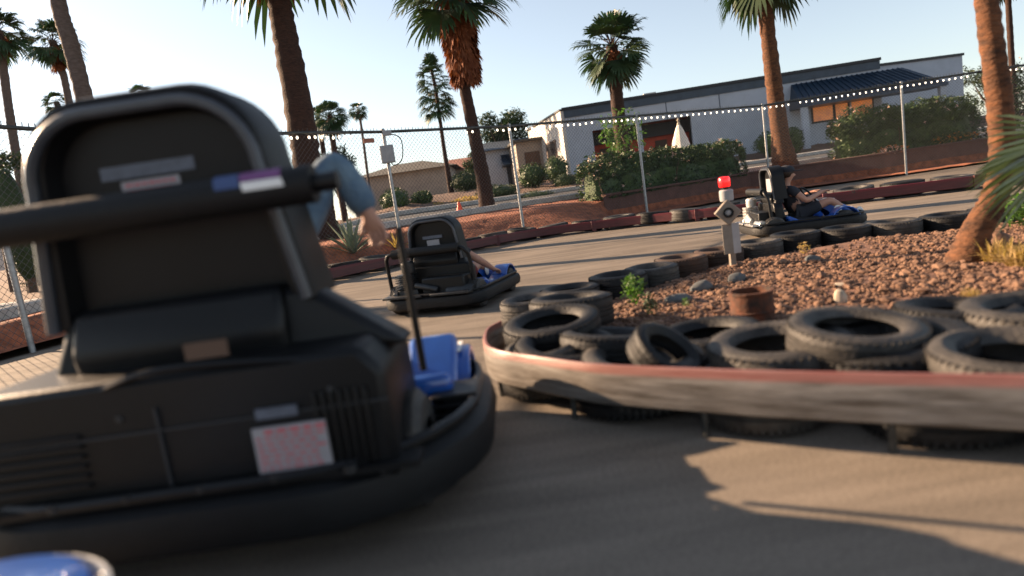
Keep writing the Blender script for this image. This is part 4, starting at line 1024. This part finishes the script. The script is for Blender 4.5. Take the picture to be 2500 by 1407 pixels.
# traffic cone on the street
v = fpx(1119, 4.6); t = empty('traffic_cone', (v.x, v.y, v.z)); tag(t, 'tiny orange traffic cone at the street edge left of the orange-skirted palm', 'cone')
b = MB(); b.lathe([(.0, .04), (.13, .04), (.03, .42), (.0, .42)], 14); b.build('body', 'cone_orange', t); b = MB(); b.box((0, 0, .02), (.34, .34, .04)); b.build('base', 'cone_orange', t, bevel=.005)

# ------------------------------------------------------------------ go-karts
def rrect(w, y0, y1, r, n=7):
    P = []
    for (cx, cy, a0) in ((w/2-r, y0+r, -90), (w/2-r, y1-r, 0), (-w/2+r, y1-r, 90), (-w/2+r, y0+r, 180)):
        for i in range(n+1): a = R(a0+90*i/n); P.append((cx+r*math.cos(a), cy+r*math.sin(a)))
    return P
def hood_outline(w, z0, z1, r, n=8, taper=.0):
    P = [(w/2+taper, z0)]
    for (cx, a0) in ((w/2-r, 0), (-w/2+r, 90)):
        for i in range(n+1): a = R(a0+90*i/n); P.append((cx+r*math.cos(a), z1-r+r*math.sin(a)))
    P.append((-w/2-taper, z0)); return P
XZ = Matrix(((1, 0, 0, 0), (0, 0, 1, 0), (0, 1, 0, 0), (0, 0, 0, 1)))  # (x,z,depth)->(x,depth,z)
def kart(label, loc, head, s, W=1.12, L=1.5, hx=0.0, hw=.55, hz0=.50, hz1=.94, hy=.36, barz=.62, bary=.20, bx0=-.5, bx1=.42, near=False, nose_z=.38, hr=.16, group='go-karts on the track', seat2=False, shiny=False):  # shiny: sunlit tones; otherwise shade is put into darker metal colours
    t = empty('go_kart', loc, -head, s); tag(t, label, 'go-kart', group)
    # bumper ring
    P = rrect(W, 0, L, .26 if not near else .42); b = MB(); k = len(P); ring = [(-.02, .065), (.0, .06), (.035, .08), (.045, .125), (.035, .17), (0, .19), (-.02, .185)]
    pts = [Vector((x, y, 0)) for x, y in P]
    for i, p in enumerate(pts):
        tt = (pts[(i+1) % k]-pts[i-1]).normalized(); nn = Vector((tt.y, -tt.x, 0))
        for (u, z) in ring: b.v.append(p+nn*(u-.04)+Vector((0, 0, z)))
    m_ = len(ring)
    for i in range(k):
        for j in range(m_): b.f.append([i*m_+j, ((i+1) % k)*m_+j, ((i+1) % k)*m_+(j+1) % m_, i*m_+(j+1) % m_]); b.m.append(0)
    b.build('bumper', 'foam' if near else 'rubber', t)
    b = MB(); b.tube([(x*.94, .03+y*.96, .205) for x, y in P], .014, 8, closed=True); b.build('bumper_rail', 'black_metal', t)
    b = MB(); b.prism(rrect(W-.14, .06, L-.06, .2), .075, .095); b.build('floor_pan', 'black_metal', t)
    b = MB()
    for sx in (-1, 1): b.tube([(sx*.27, .08, .13), (sx*.27, .7, .13), (sx*.2, L-.12, .13)], .018, 8)
    b.tube([(-W/2+.1, .2, .14), (W/2-.1, .2, .14)], .016, 8); b.tube([(-.4, L-.32, .14), (.4, L-.32, .14)], .016, 8)
    b.build('frame', 'black_metal', t)
    # wheels
    for sx in (-1, 1):
        for yy, rr_, ww in ((.27, .145, .17), (L-.30, .11 if near else .13, .12)):
            o = None; b = MB(); M = Matrix.Translation((sx*(W/2-(.06 if not near else .15)-ww/2), yy, rr_)) @ Matrix.Rotation(R(90), 4, 'Y')
            pr = [(.07, -ww/2), (rr_*.85, -ww/2), (rr_*.97, -ww*.40)]
            for q in range(6): z = -ww*.36+ww*.72*q/5; pr += [(rr_, z-.006), (rr_, z+.006), (rr_*.965, z+.008)]
            pr += [(rr_*.97, ww*.40), (rr_*.85, ww/2), (.07, ww/2)]
            b.lathe(pr, 26, M); o = b.build('wheel', 'dusty_rubber', t)
            b = MB(); b.lathe([(0, -ww*.3), (.03, -ww*.3), (.04, -ww*.42), (.072, -ww*.46), (.072, ww*.46), (.04, ww*.42), (.03, ww*.3), (0, ww*.3)], 20, M); b.build('rim', 'alloy' if not near else 'black_metal', o)
    # rear engine housing
    b = MB(); hw2 = W*.36
    prof = [(-hw2, .16), (hw2, .16), (hw2*1.0, .40), (hw2*.9, .46), (-hw2*.9, .46), (-hw2, .40)]
    if near: b.prism(prof, .06, .40, XZ)
    else: b.prism([(x*.98, z) for x, z in prof], .30, .42, XZ); b.box2((-.08, .10, .16), (.38, .30, .36))
    b.build('engine_cover', 'black_plastic', t, bevel=.018)
    # engine
    e = MB(); ex = -.24 if not near else hw2+.10
    if not near:
        e.box2((ex-.11, .10, .12), (ex+.11, .30, .26))
        for q in range(7): e.box2((ex-.12, .08, .27+q*.022), (ex+.06, .26, .281+q*.022), mi=0)
        e.lathe([(0, 0), (.065, 0), (.07, .02), (.07, .1), (.05, .12), (0, .12)], 18, Matrix.Translation((ex+.0, .18, .42)))
        e.cyl((ex-.16, .14, .2), (ex-.11, .14, .2), .07); e.tube([(ex+.1, .1, .3), (ex+.2, .08, .28), (ex+.34, .08, .24)], .03, 10)
        e.build('engine', 'alloy' if shiny else 'dark_metal', t, bevel=.006)  # dark metal carries the shade on the kart out of the sun
        b = MB(); b.lathe([(0, 0), (.055, 0), (.06, .02), (.06, .26), (.05, .28), (0, .28)], 18, Matrix.Translation((.18, .13, .2)) @ Matrix.Rotation(R(90), 4, 'Y')); b.build('muffler', 'steel' if shiny else 'dark_metal', t)
        b = MB(); b.box2((-W/2+.08, -.01, .192), (-.05, .12, .215)); b.box2((.05, -.01, .192), (W/2-.10, .12, .215)); b.build('rear_step', 'steel' if shiny else 'dark_metal', t, bevel=.004)
    else:
        for q in range(5): e.box2((hw2+.03, .40, .11+q*.026), (hw2+.155, .54, .122+q*.026))
        e.box2((hw2+.06, .42, .10), (hw2+.13, .52, .22)); e.build('engine', 'black_metal', t, bevel=.003)
    # seats
    def seat(cx, wd, nm='seat'):
        b = MB(); b.prism([(hy-.02, .60), (hy-.06, .5), (hy+.02, .16), (hy+.5, .14), (hy+.56, .2), (hy+.5, .21), (hy+.13, .24), (hy+.05, .60)], cx-wd/2, cx+wd/2, Matrix(((0, 0, 1, 0), (1, 0, 0, 0), (0, 1, 0, 0), (0, 0, 0, 1))))
        b.build(nm, 'black_plastic', t, bevel=.02)
        b = MB(); ho = [(wd/2+.0, .14), (wd/2+.08, .16), (wd*.5, hz0+.02), (-wd*.5, hz0+.02), (-wd/2-.08, .16)]
    seat(hx if near else 0, hw*.9)
    if seat2: seat(hx+hw*1.02, hw*.7)
    # headrest shell
    hd = empty('x', (0, 0, 0)); bpy.data.objects.remove(hd)
    tp = .05 if near else .035
    O = hood_outline(hw, hz0, hz1, hr, 9, tp); O2 = hood_outline(hw*.84, hz0, hz1-hw*.075, hr*.85, 9, .035)
    O3 = hood_outline(hw*.80, hz0, hz1-hw*.10, hr*.8, 9, .03)
    b = MB(); n = len(O)
    def lay(Q, y): return [(x+hx, y+(z-hz0)*-.06, z) for x, z in Q]
    Ls = [lay(O, hy+.15), lay(O, hy+.02), lay([(x*.985, hz0+(z-hz0)*.985) for x, z in O], hy-.005), lay([(x*.965, hz0+(z-hz0)*.965) for x, z in O], hy-.01), lay(O2, hy-.0), lay(O3, hy+.045)]
    vs = [p for l in Ls for p in l]; fs = []
    for a in range(len(Ls)-1):
        for i in range(n-1): fs.append((a*n+i, a*n+i+1, (a+1)*n+i+1, (a+1)*n+i))
    fs.append([(len(Ls)-1)*n+i for i in range(n)]); fs.append([i for i in range(n)][::-1])
    b.add(vs, [f[::-1] for f in fs])
    h_ = b.build('headrest', 'black_plastic', t, angle=35)
    b = MB(); Lm = lay([(x*.925, hz0+(z-hz0)*.925) for x, z in O], hy-.012); b.tube(Lm, hw*.026, 8); b.build('trim', 'rim_highlight', h_)
    zc_ = (hz0+hz1)/2
    b = MB(); b.box((hx-.02, hy+.028, zc_+(.09 if near else .02)), (hw*.40, .012, hw*.055)); b.build('label', 'label_grey', h_)
    b = MB(); b.box((hx-.02, (hy+.03 if not shiny else hy+.02), zc_-(-.02 if near else .055)), (hw*(.25 if not shiny else .4), .012, hw*(.17 if not shiny else .4))); b.build('label', 'label_white', h_)  # white label, enlarged on the sunlit kart to paint its sunlit headrest panel
    if near:
        b = MB()
        for q in range(5):
            x_ = hx-.02-hw*.105
            while x_ < hx-.02+hw*.09: wl = random.uniform(.006, .018); b.box((x_+wl/2, hy+.0228, zc_+.058-q*.013), (wl, .004, .005)); x_ += wl+.005
        b.build('lettering', 'label_red', h_)
    # rear seat-back shroud that widens downwards
    z_a, z_b = .42 if near else .44, barz+.0
    b = MB(); b.add([(hx-hw*.5, hy-.0, hz0+.03), (hx+hw*.5+.02, hy-.0, hz0+.03), (hx+hw*.5+(.25 if near else .06), hy-.03, z_a), (hx-hw*.5-.06, hy-.03, z_a),
                     (hx-hw*.5, hy+.1, hz0+.03), (hx+hw*.5+.02, hy+.1, hz0+.03), (hx+hw*.5+(.25 if near else .06), hy+.1, z_a), (hx-hw*.5-.06, hy+.1, z_a)], [(0, 3, 2, 1), (4, 5, 6, 7), (0, 4, 7, 3), (1, 2, 6, 5), (0, 1, 5, 4), (3, 7, 6, 2)])
    b.build('shroud', 'black_plastic', t, bevel=.02)
    # roll bar
    br = .032 if not near else .033
    b = MB(); b.tube(spline([(bx0, bary+.05, .2), (bx0, bary+.03, barz-.12), (bx0+.03, bary, barz-.03), (bx0+.10, bary, barz), (0, bary, barz), (bx1-.10, bary, barz), (bx1-.03, bary, barz-(.03 if not near else .0))] + ([(bx1, bary+.03, barz-.12), (bx1, bary+.05, .2)] if not near else []), 5), br*.62, 12); rb = b.build('roll_bar', 'black_metal', t)
    b = MB(); b.tube([(bx0+.10, bary, barz), (bx1-.08, bary, barz)], br*(1.25 if near else 1.5), 16); b.build('padding', 'foam', rb)
    if near:
        def patch(xa, xb, a0, a1, mn):
            b = MB(); rr_ = br*1.28; q = []
            for i in range(9):
                a = R(a0+(a1-a0)*i/8)
                for r2 in (rr_, rr_-.003): q += [(xa+(xb-xa)*0-.012*math.sin(a), bary+r2*math.cos(a), barz+r2*math.sin(a)), (xb-.012*math.sin(a), bary+r2*math.cos(a), barz+r2*math.sin(a))]
            b.add(q, [(i*4, i*4+1, i*4+5, i*4+4) for i in range(8)]+[(i*4+2, i*4+6, i*4+7, i*4+3) for i in range(8)]+[(i*4, i*4+4, i*4+6, i*4+2) for i in range(8)]+[(i*4+1, i*4+3, i*4+7, i*4+5) for i in range(8)]); b.build('sticker', mn, rb)
        patch(bx1-.215, bx1-.13, 60, 150, 'label_pink'); patch(bx1-.215, bx1-.13, 152, 178, 'white_paint'); patch(bx1-.27, bx1-.218, 60, 165, 'label_blue')
        b = MB(); b.tube([(.50, .42, .30), (.50, .40, barz-.12)], .010, 10); b.build('brace', 'black_metal', t)
    # labels on cover
    if near:
        for (lx, lz, lw, lh, mn) in ((.26, .265, .16, .10, 'label_white'), (.24, .345, .09, .022, 'label_grey'), (.12, .50, .09, .035, 'wood')):
            b = MB(); b.box((lx, .052, lz), (lw, .008, lh)); lb = b.build('label', mn, t)
            if mn == 'label_white':
                b = MB()
                for q in range(7):
                    x_ = lx-lw*.45+(.02 if q == 0 else 0)
                    while x_ < lx+lw*.38: wl = random.uniform(.006, .022); b.box((x_+wl/2, .047, lz+.040-q*.0135), (wl, .004, .004 if q else .008)); x_ += wl+.009
                b.build('lettering', 'label_red', lb)
        b = MB(); b.box2((-hw2*.9, .03, .19), (hw2*1.1, .1, .205)); b.build('rear_step', 'black_metal', t)
        b = MB()
        for q in range(7): b.box((hw2-.155+q*.018, .056, .29), (.007, .014, .17))
        b.build('vent', 'black_metal', t, bevel=.002); b = MB()
        for q in range(6): b.box((-.30, .056, .24+q*.022), (.22, .014, .008))
        b.build('grille', 'black_metal', t, bevel=.002)
        b = MB(); b.box2((-hw2, .052, .338), (hw2, .06, .342)); b.box2((-.02, .052, .16), (-.015, .06, .39)); b.build('seam', 'dark_trim', t)
        for (bx_, bz_) in ((-.40, .375), (-.1, .375), (.36, .375), (.44, .18), (.05, .18), (-.40, .18)): b = MB(); b.lathe([(0, 0), (.009, 0), (.008, .005), (0, .006)], 8, Matrix.Translation((bx_, .061, bz_)) @ Matrix.Rotation(R(90), 4, 'X')); b.build('bolt', 'dark_metal', t)
        b = MB(); b.tube(spline([(-.2, .08, .42), (.0, .05, .47), (.25, .06, .455), (.42, .1, .42)], 6), .008, 6); b.build('cable', 'black_metal', t)
        for q in range(6): b = MB(); b.cyl((-.42+q*.16, .03, .2), (-.42+q*.16, .03, .216), .014, n=10); b.build('bolt', 'dark_metal', t)
    # blue body: side pods and nose
    for sx in (-1, 1):
        b = MB(); x1 = W/2-.10; x0_ = W/2-.26
        prof = [(.50, .12), (L*.50, .10), (L-.30, .11), (L-.30, .26 if not near else .33), (L*.62, .19 if not near else .27), (.58, .21), (.46, .28), (.44, .24)]
        M = Matrix(((0, 0, 1, 0), (1, 0, 0, 0), (0, 1, 0, 0), (0, 0, 0, 1)))
        b.prism(prof, min(sx*x0_, sx*x1), max(sx*x0_, sx*x1), M); sp = b.build('side_pod', 'blue_paint', t, bevel=.02)
        b = MB(); b.box((sx*(x1+.003), L*.50, .155), (.006, .30, .035), Matrix.Rotation(R(6), 3, 'X')); b.build('stripe', 'white_paint', sp)
        b = MB(); b.box((sx*(x1+.006), L*.47, .15), (.006, .16, .016), Matrix.Rotation(R(6), 3, 'X')); b.build('stripe', 'label_red', sp)
        # fender over front wheel
        b = MB(); cx = sx*(W/2-.15); fr1, fr2 = (.155, .135) if near else (.19, .17)
        A_ = [(L-.30+(fr1-.005)*math.cos(R(a)), .12+fr1*math.sin(R(a))) for a in range(0, 181, 15)]; B_ = [(L-.30+(fr2-.005)*math.cos(R(a)), .12+fr2*math.sin(R(a))) for a in range(180, -1, -15)]
        b.prism(A_+B_, cx-.085, cx+.085, M); fd = b.build('fender', 'blue_paint', t, bevel=.008)
        if near and sx > 0: b = MB(); b.box((cx, L-.32, .279), (.12, .10, .004), Matrix.Rotation(R(4), 3, 'X')); b.build('decal', 'white_paint', fd)
    b = MB(); rows_ = []
    nz = nose_z
    for (y, wd, z0, z1) in ((L*.66, .10, nz-.06, nz), (L*.72, .15, nz-.12, nz+.01), (L*.80, .20, .12, nz-.01), (L*.88, .22, .12, nz-.08), (L*.95, .22, .12, .24), (L*.985, .18, .13, .18)):
        rows_.append([(-wd, y, z0), (-wd, y, z0+(z1-z0)*.75), (-wd*.7, y, z1), (0, y, z1+.012), (wd*.7, y, z1), (wd, y, z0+(z1-z0)*.75), (wd, y, z0)])
    vs = [p for r2 in rows_ for p in r2]; k = 7
    b.add(vs, [(i*k+j, i*k+j+1, (i+1)*k+j+1, (i+1)*k+j) for i in range(len(rows_)-1) for j in range(k-1)]+[tuple(range(k))[::-1], tuple(range((len(rows_)-1)*k, len(rows_)*k))])
    ns = b.build('nose', 'blue_paint', t, angle=50, bevel=.01)
    b = MB(); b.lathe([(0, 0), (.055, 0), (.055, .006), (0, .006)], 20, Matrix.Translation((.202, L*.80, nz-.12)) @ Matrix.Rotation(R(90), 4, 'Y')); b.build('number_disc', 'white_paint', ns)
    b = MB(); b.box((0, L*.755, nz+.02), (.30, .10, .01), Matrix.Rotation(R(6), 3, 'X')); b.build('top_plate', 'white_paint', ns)
    # steering
    b = MB(); c = Vector((hx if near else 0, L*.60, nz+.10)); q = Matrix.Rotation(R(-55), 3, 'X'); b.tube([c+q @ Vector((.14*math.cos(a*.393), .14*math.sin(a*.393), 0)) for a in range(16)], .013, 8, closed=True)
    b.tube([c-q @ Vector((.13, 0, 0)), c+q @ Vector((.13, 0, 0))], .01, 6); sw = b.build('steering_wheel', 'rubber', t)
    b = MB(); b.cyl(c, (c.x*.6, L*.80, nz-.12), .013, n=8); b.build('steering_column', 'steel', sw)
    return t

K2 = kart('middle go-kart seen from behind, black rear with blue nose and low headrest', (-.84, 6.15, 0), R(20), 1.0, L=1.45)
K3 = kart('sunlit go-kart seen from the side beyond the island, bare engine and blue side pods', (3.28, 8.75, 0), R(97), 1.0, L=1.45, shiny=True)
NS = 1.38
K1 = kart('huge black go-kart in the left foreground with rounded headrest and padded bar', (-1.07, 1.76, .01), R(1), NS, W=1.33, L=1.07, hx=-.015, hw=.56, hz0=.56, hz1=1.08, hy=.24, barz=.81, bary=.10, bx0=-.66, bx1=.475, near=True, nose_z=.29, hr=.17, seat2=False)

# own kart's nose in the bottom left corner
c = at(50, 1360, 1.3); t = empty('go_kart', (c.x, c.y-.27, 0)); tag(t, 'blue rounded go-kart nose with pale rim cut off by the bottom left corner', 'go-kart', 'go-karts on the track')
zz = c.z
b = MB(); b.lathe([(.30, zz-.20), (.30, zz-.05), (.27, zz+.0), (.18, zz+.015), (0, zz+.02)], 36); b.build('nose', 'blue_paint', t)
b = MB(); b.lathe([(.297, zz-.04), (.306, zz-.035), (.306, zz-.02), (.292, zz-.012)], 36); b.build('rim_strip', 'white_paint', t)
b = MB(); b.prism(rrect(.9, -1.3, .35, .25), .07, .19); b.build('bumper', 'rubber', t, bevel=.02)
b = MB(); b.cyl((0, 0, .15), (0, 0, zz-.15), .12); b.build('steering_support', 'black_metal', t)

# ------------------------------------------------------------------ people
def skinmesh(name, verts, edges, mname, parent=None, sub=2):
    """verts: dict name->(pos, radius)"""
    keys = list(verts); idx = {k: i for i, k in enumerate(keys)}
    me = bpy.data.meshes.new(name); me.from_pydata([tuple(verts[k][0]) for k in keys], [(idx[a], idx[c]) for a, c in edges], [])
    me.materials.append(MATS[mname]); o = bpy.data.objects.new(name, me); COL.objects.link(o)
    sm = o.modifiers.new('skin', 'SKIN'); sm.use_smooth_shade = True; sm.branch_smoothing = .5
    if not me.skin_vertices: bpy.context.view_layer.objects.active = o; 
    sv = me.skin_vertices[0].data if me.skin_vertices else None
    if sv is None: return o
    for k in keys:
        r = verts[k][1]; sv[idx[k]].radius = (r, r) if not isinstance(r, tuple) else r
    sv[0].use_root = True
    ss = o.modifiers.new('sub', 'SUBSURF'); ss.levels = sub; ss.render_levels = sub
    if parent: o.parent = parent
    return o
def person(label, loc, head, s, top='dark_cloth', shorts='dark_cloth', cap=True, arm_r=None, hair=True, group=None):
    t = empty('person', loc, -head, s); tag(t, label, 'person', group)
    V = {}; E = []
    def ch(names):
        for a, c in zip(names, names[1:]): E.append((a, c))
    V['pel'] = (Vector((0, .56, .25)), .115); V['belly'] = (Vector((0, .50, .37)), .115); V['chest'] = (Vector((0, .45, .51)), .125); V['neckb'] = (Vector((0, .44, .61)), .065)
    V['neck'] = (Vector((0, .45, .66)), .048); V['jaw'] = (Vector((0, .475, .71)), .06); V['headc'] = (Vector((0, .475, .77)), .082); V['crown'] = (Vector((0, .46, .825)), .065)
    V['nose'] = (Vector((0, .563, .755)), .012); V['nose2'] = (Vector((0, .575, .742)), .010)
    ch(['pel', 'belly', 'chest', 'neckb', 'neck', 'jaw', 'headc', 'crown']); ch(['headc', 'nose', 'nose2'])
    top_v = {'pel': V['pel'], 'belly': V['belly'], 'chest': V['chest'], 'neckb': (V['neckb'][0], .055)}; top_e = [('pel', 'belly'), ('belly', 'chest'), ('chest', 'neckb')]
    sh_v = {'pel': V['pel']}; sh_e = []
    for sx, nm in ((-1, 'l'), (1, 'r')):
        sh = Vector((sx*.165, .44, .585)); el = Vector((sx*.27, .60, .40)); wr = Vector((sx*.17, .80, .47)); palm_ = Vector((sx*.15, .87, .49))
        if sx == 1 and arm_r: el, wr, palm_ = [Vector(q) for q in arm_r]
        V[nm+'sh'] = (sh, .058); V[nm+'el'] = (el, .040); V[nm+'fa'] = (el.lerp(wr, .35), .038); V[nm+'wr'] = (wr, .026); V[nm+'pa'] = (palm_, .030)
        E.append(('chest', nm+'sh')); ch([nm+'sh', nm+'el', nm+'fa', nm+'wr', nm+'pa'])
        d = (palm_-wr).normalized(); side = Vector((sx, 0, 0)) if abs(d.x) < .8 else Vector((0, 0, 1)); side = (side-d*side.dot(d)).normalized(); nrm = d.cross(side)
        if nrm.z > 0: nrm = -nrm
        for q in range(4):
            off = side*(.024*(q-1.5)/1.5); ln = (.030, .036, .034, .026)[q]; a = palm_+off+d*.02; b2 = a+d*ln+nrm*.008; c2 = b2+d*ln*.45+nrm*ln*.75
            for j, p in enumerate((a, b2, c2)): V[f'{nm}f{q}{j}'] = (p, .0095-.001*j)
            E.append((nm+'pa', f'{nm}f{q}0')); ch([f'{nm}f{q}{j}' for j in range(3)])
        th = palm_-side*.03-d*.01; th2 = th-side*.018+d*.03+nrm*.012; V[nm+'t0'] = (th, .011); V[nm+'t1'] = (th2, .009); E.append((nm+'pa', nm+'t0')); E.append((nm+'t0', nm+'t1'))
        hp = Vector((sx*.095, .60, .235)); kn = Vector((sx*.16, .93, .36)); an = Vector((sx*.13, 1.2, .14)); to = Vector((sx*.13, 1.30, .20))
        V[nm+'hp'] = (hp, .085); V[nm+'kn'] = (kn, .055); V[nm+'ca'] = (kn.lerp(an, .35), .052); V[nm+'an'] = (an, .036); V[nm+'to'] = (to, .032)
        E.append(('pel', nm+'hp')); ch([nm+'hp', nm+'kn', nm+'ca', nm+'an', nm+'to'])
        g_ = 1.16
        top_v[nm+'sh'] = (sh, .066); mid = sh.lerp(el, .55) if top != 'denim' else el
        top_v[nm+'el'] = (mid, .055); top_e += [('chest', nm+'sh'), (nm+'sh', nm+'el')]
        if top == 'denim': top_v[nm+'wr'] = (wr.lerp(palm_, .25), .046); top_e.append((nm+'el', nm+'wr'))
        sh_v[nm+'hp'] = (hp, .098); sh_v[nm+'kn'] = (hp.lerp(kn, .75) if top != 'denim' else kn, .078 if top != 'denim' else .066); sh_e += [('pel', nm+'hp'), (nm+'hp', nm+'kn')]
        if top == 'denim': sh_v[nm+'an'] = (kn.lerp(an, .9), .05); sh_e.append((nm+'kn', nm+'an'))
    top_v = {k: (v[0], v[1]*1.13) for k, v in top_v.items()}; sh_v['pel'] = (V['pel'][0], .135)
    skinmesh('body', V, E, 'skin', t); skinmesh('shirt', top_v, top_e, top, t); skinmesh('shorts', sh_v, sh_e, shorts, t)
    b = MB(); b.sphere((0, .45, .80), (.095, .105, .085), 16, 10)
    b.v = [Vector((v.x, v.y, max(v.z, .775 if v.y > .5 else .70))) for v in b.v]; b.build('hair', 'hair', t)
    if cap:
        b = MB(); b.sphere((0, .455, .825), (.102, .112, .07), 16, 8); b.v = [Vector((v.x, v.y, max(v.z, .80))) for v in b.v]; b.box((0, .60, .805), (.13, .12, .012)); b.build('cap', 'dark_cloth', t)
    b = MB()
    for sx in (-1, 1): b.box((sx*.13, 1.25, .14), (.085, .20, .08), Matrix.Rotation(R(35), 3, 'X'))
    b.build('shoes', 'white_cloth', t, bevel=.02)
    return t
person('driver in cap and dark top with bent arms in the sunlit kart', K3.location+Vector((.15, -.02, .03)), R(97), 1.0, 'dark_cloth', 'dark_cloth', True)
person('driver of the middle kart, only a bare arm showing beside the seat', (-.80, 6.28, .0), R(20), 1.0, 'dark_cloth', 'red_cloth', False, arm_r=((.36, .52, .42), (.40, .74, .30), (.41, .80, .28)))
KM = Matrix.Translation((-1.10, 1.74, .08)) @ Matrix.Rotation(-R(2), 4, 'Z') @ Matrix.Scale(1.2, 4); KI = KM.inverted()
ARM = tuple(KI @ at(*q) for q in ((815, 385, 2.5), (900, 520, 2.45), (912, 548, 2.45)))
person('foreground kart driver hidden behind the headrest except for one denim sleeve', (-1.10, 1.74, .08), R(2), 1.2, 'denim', 'dark_cloth', False, arm_r=ARM)

# shade casters beyond the left edge of the picture
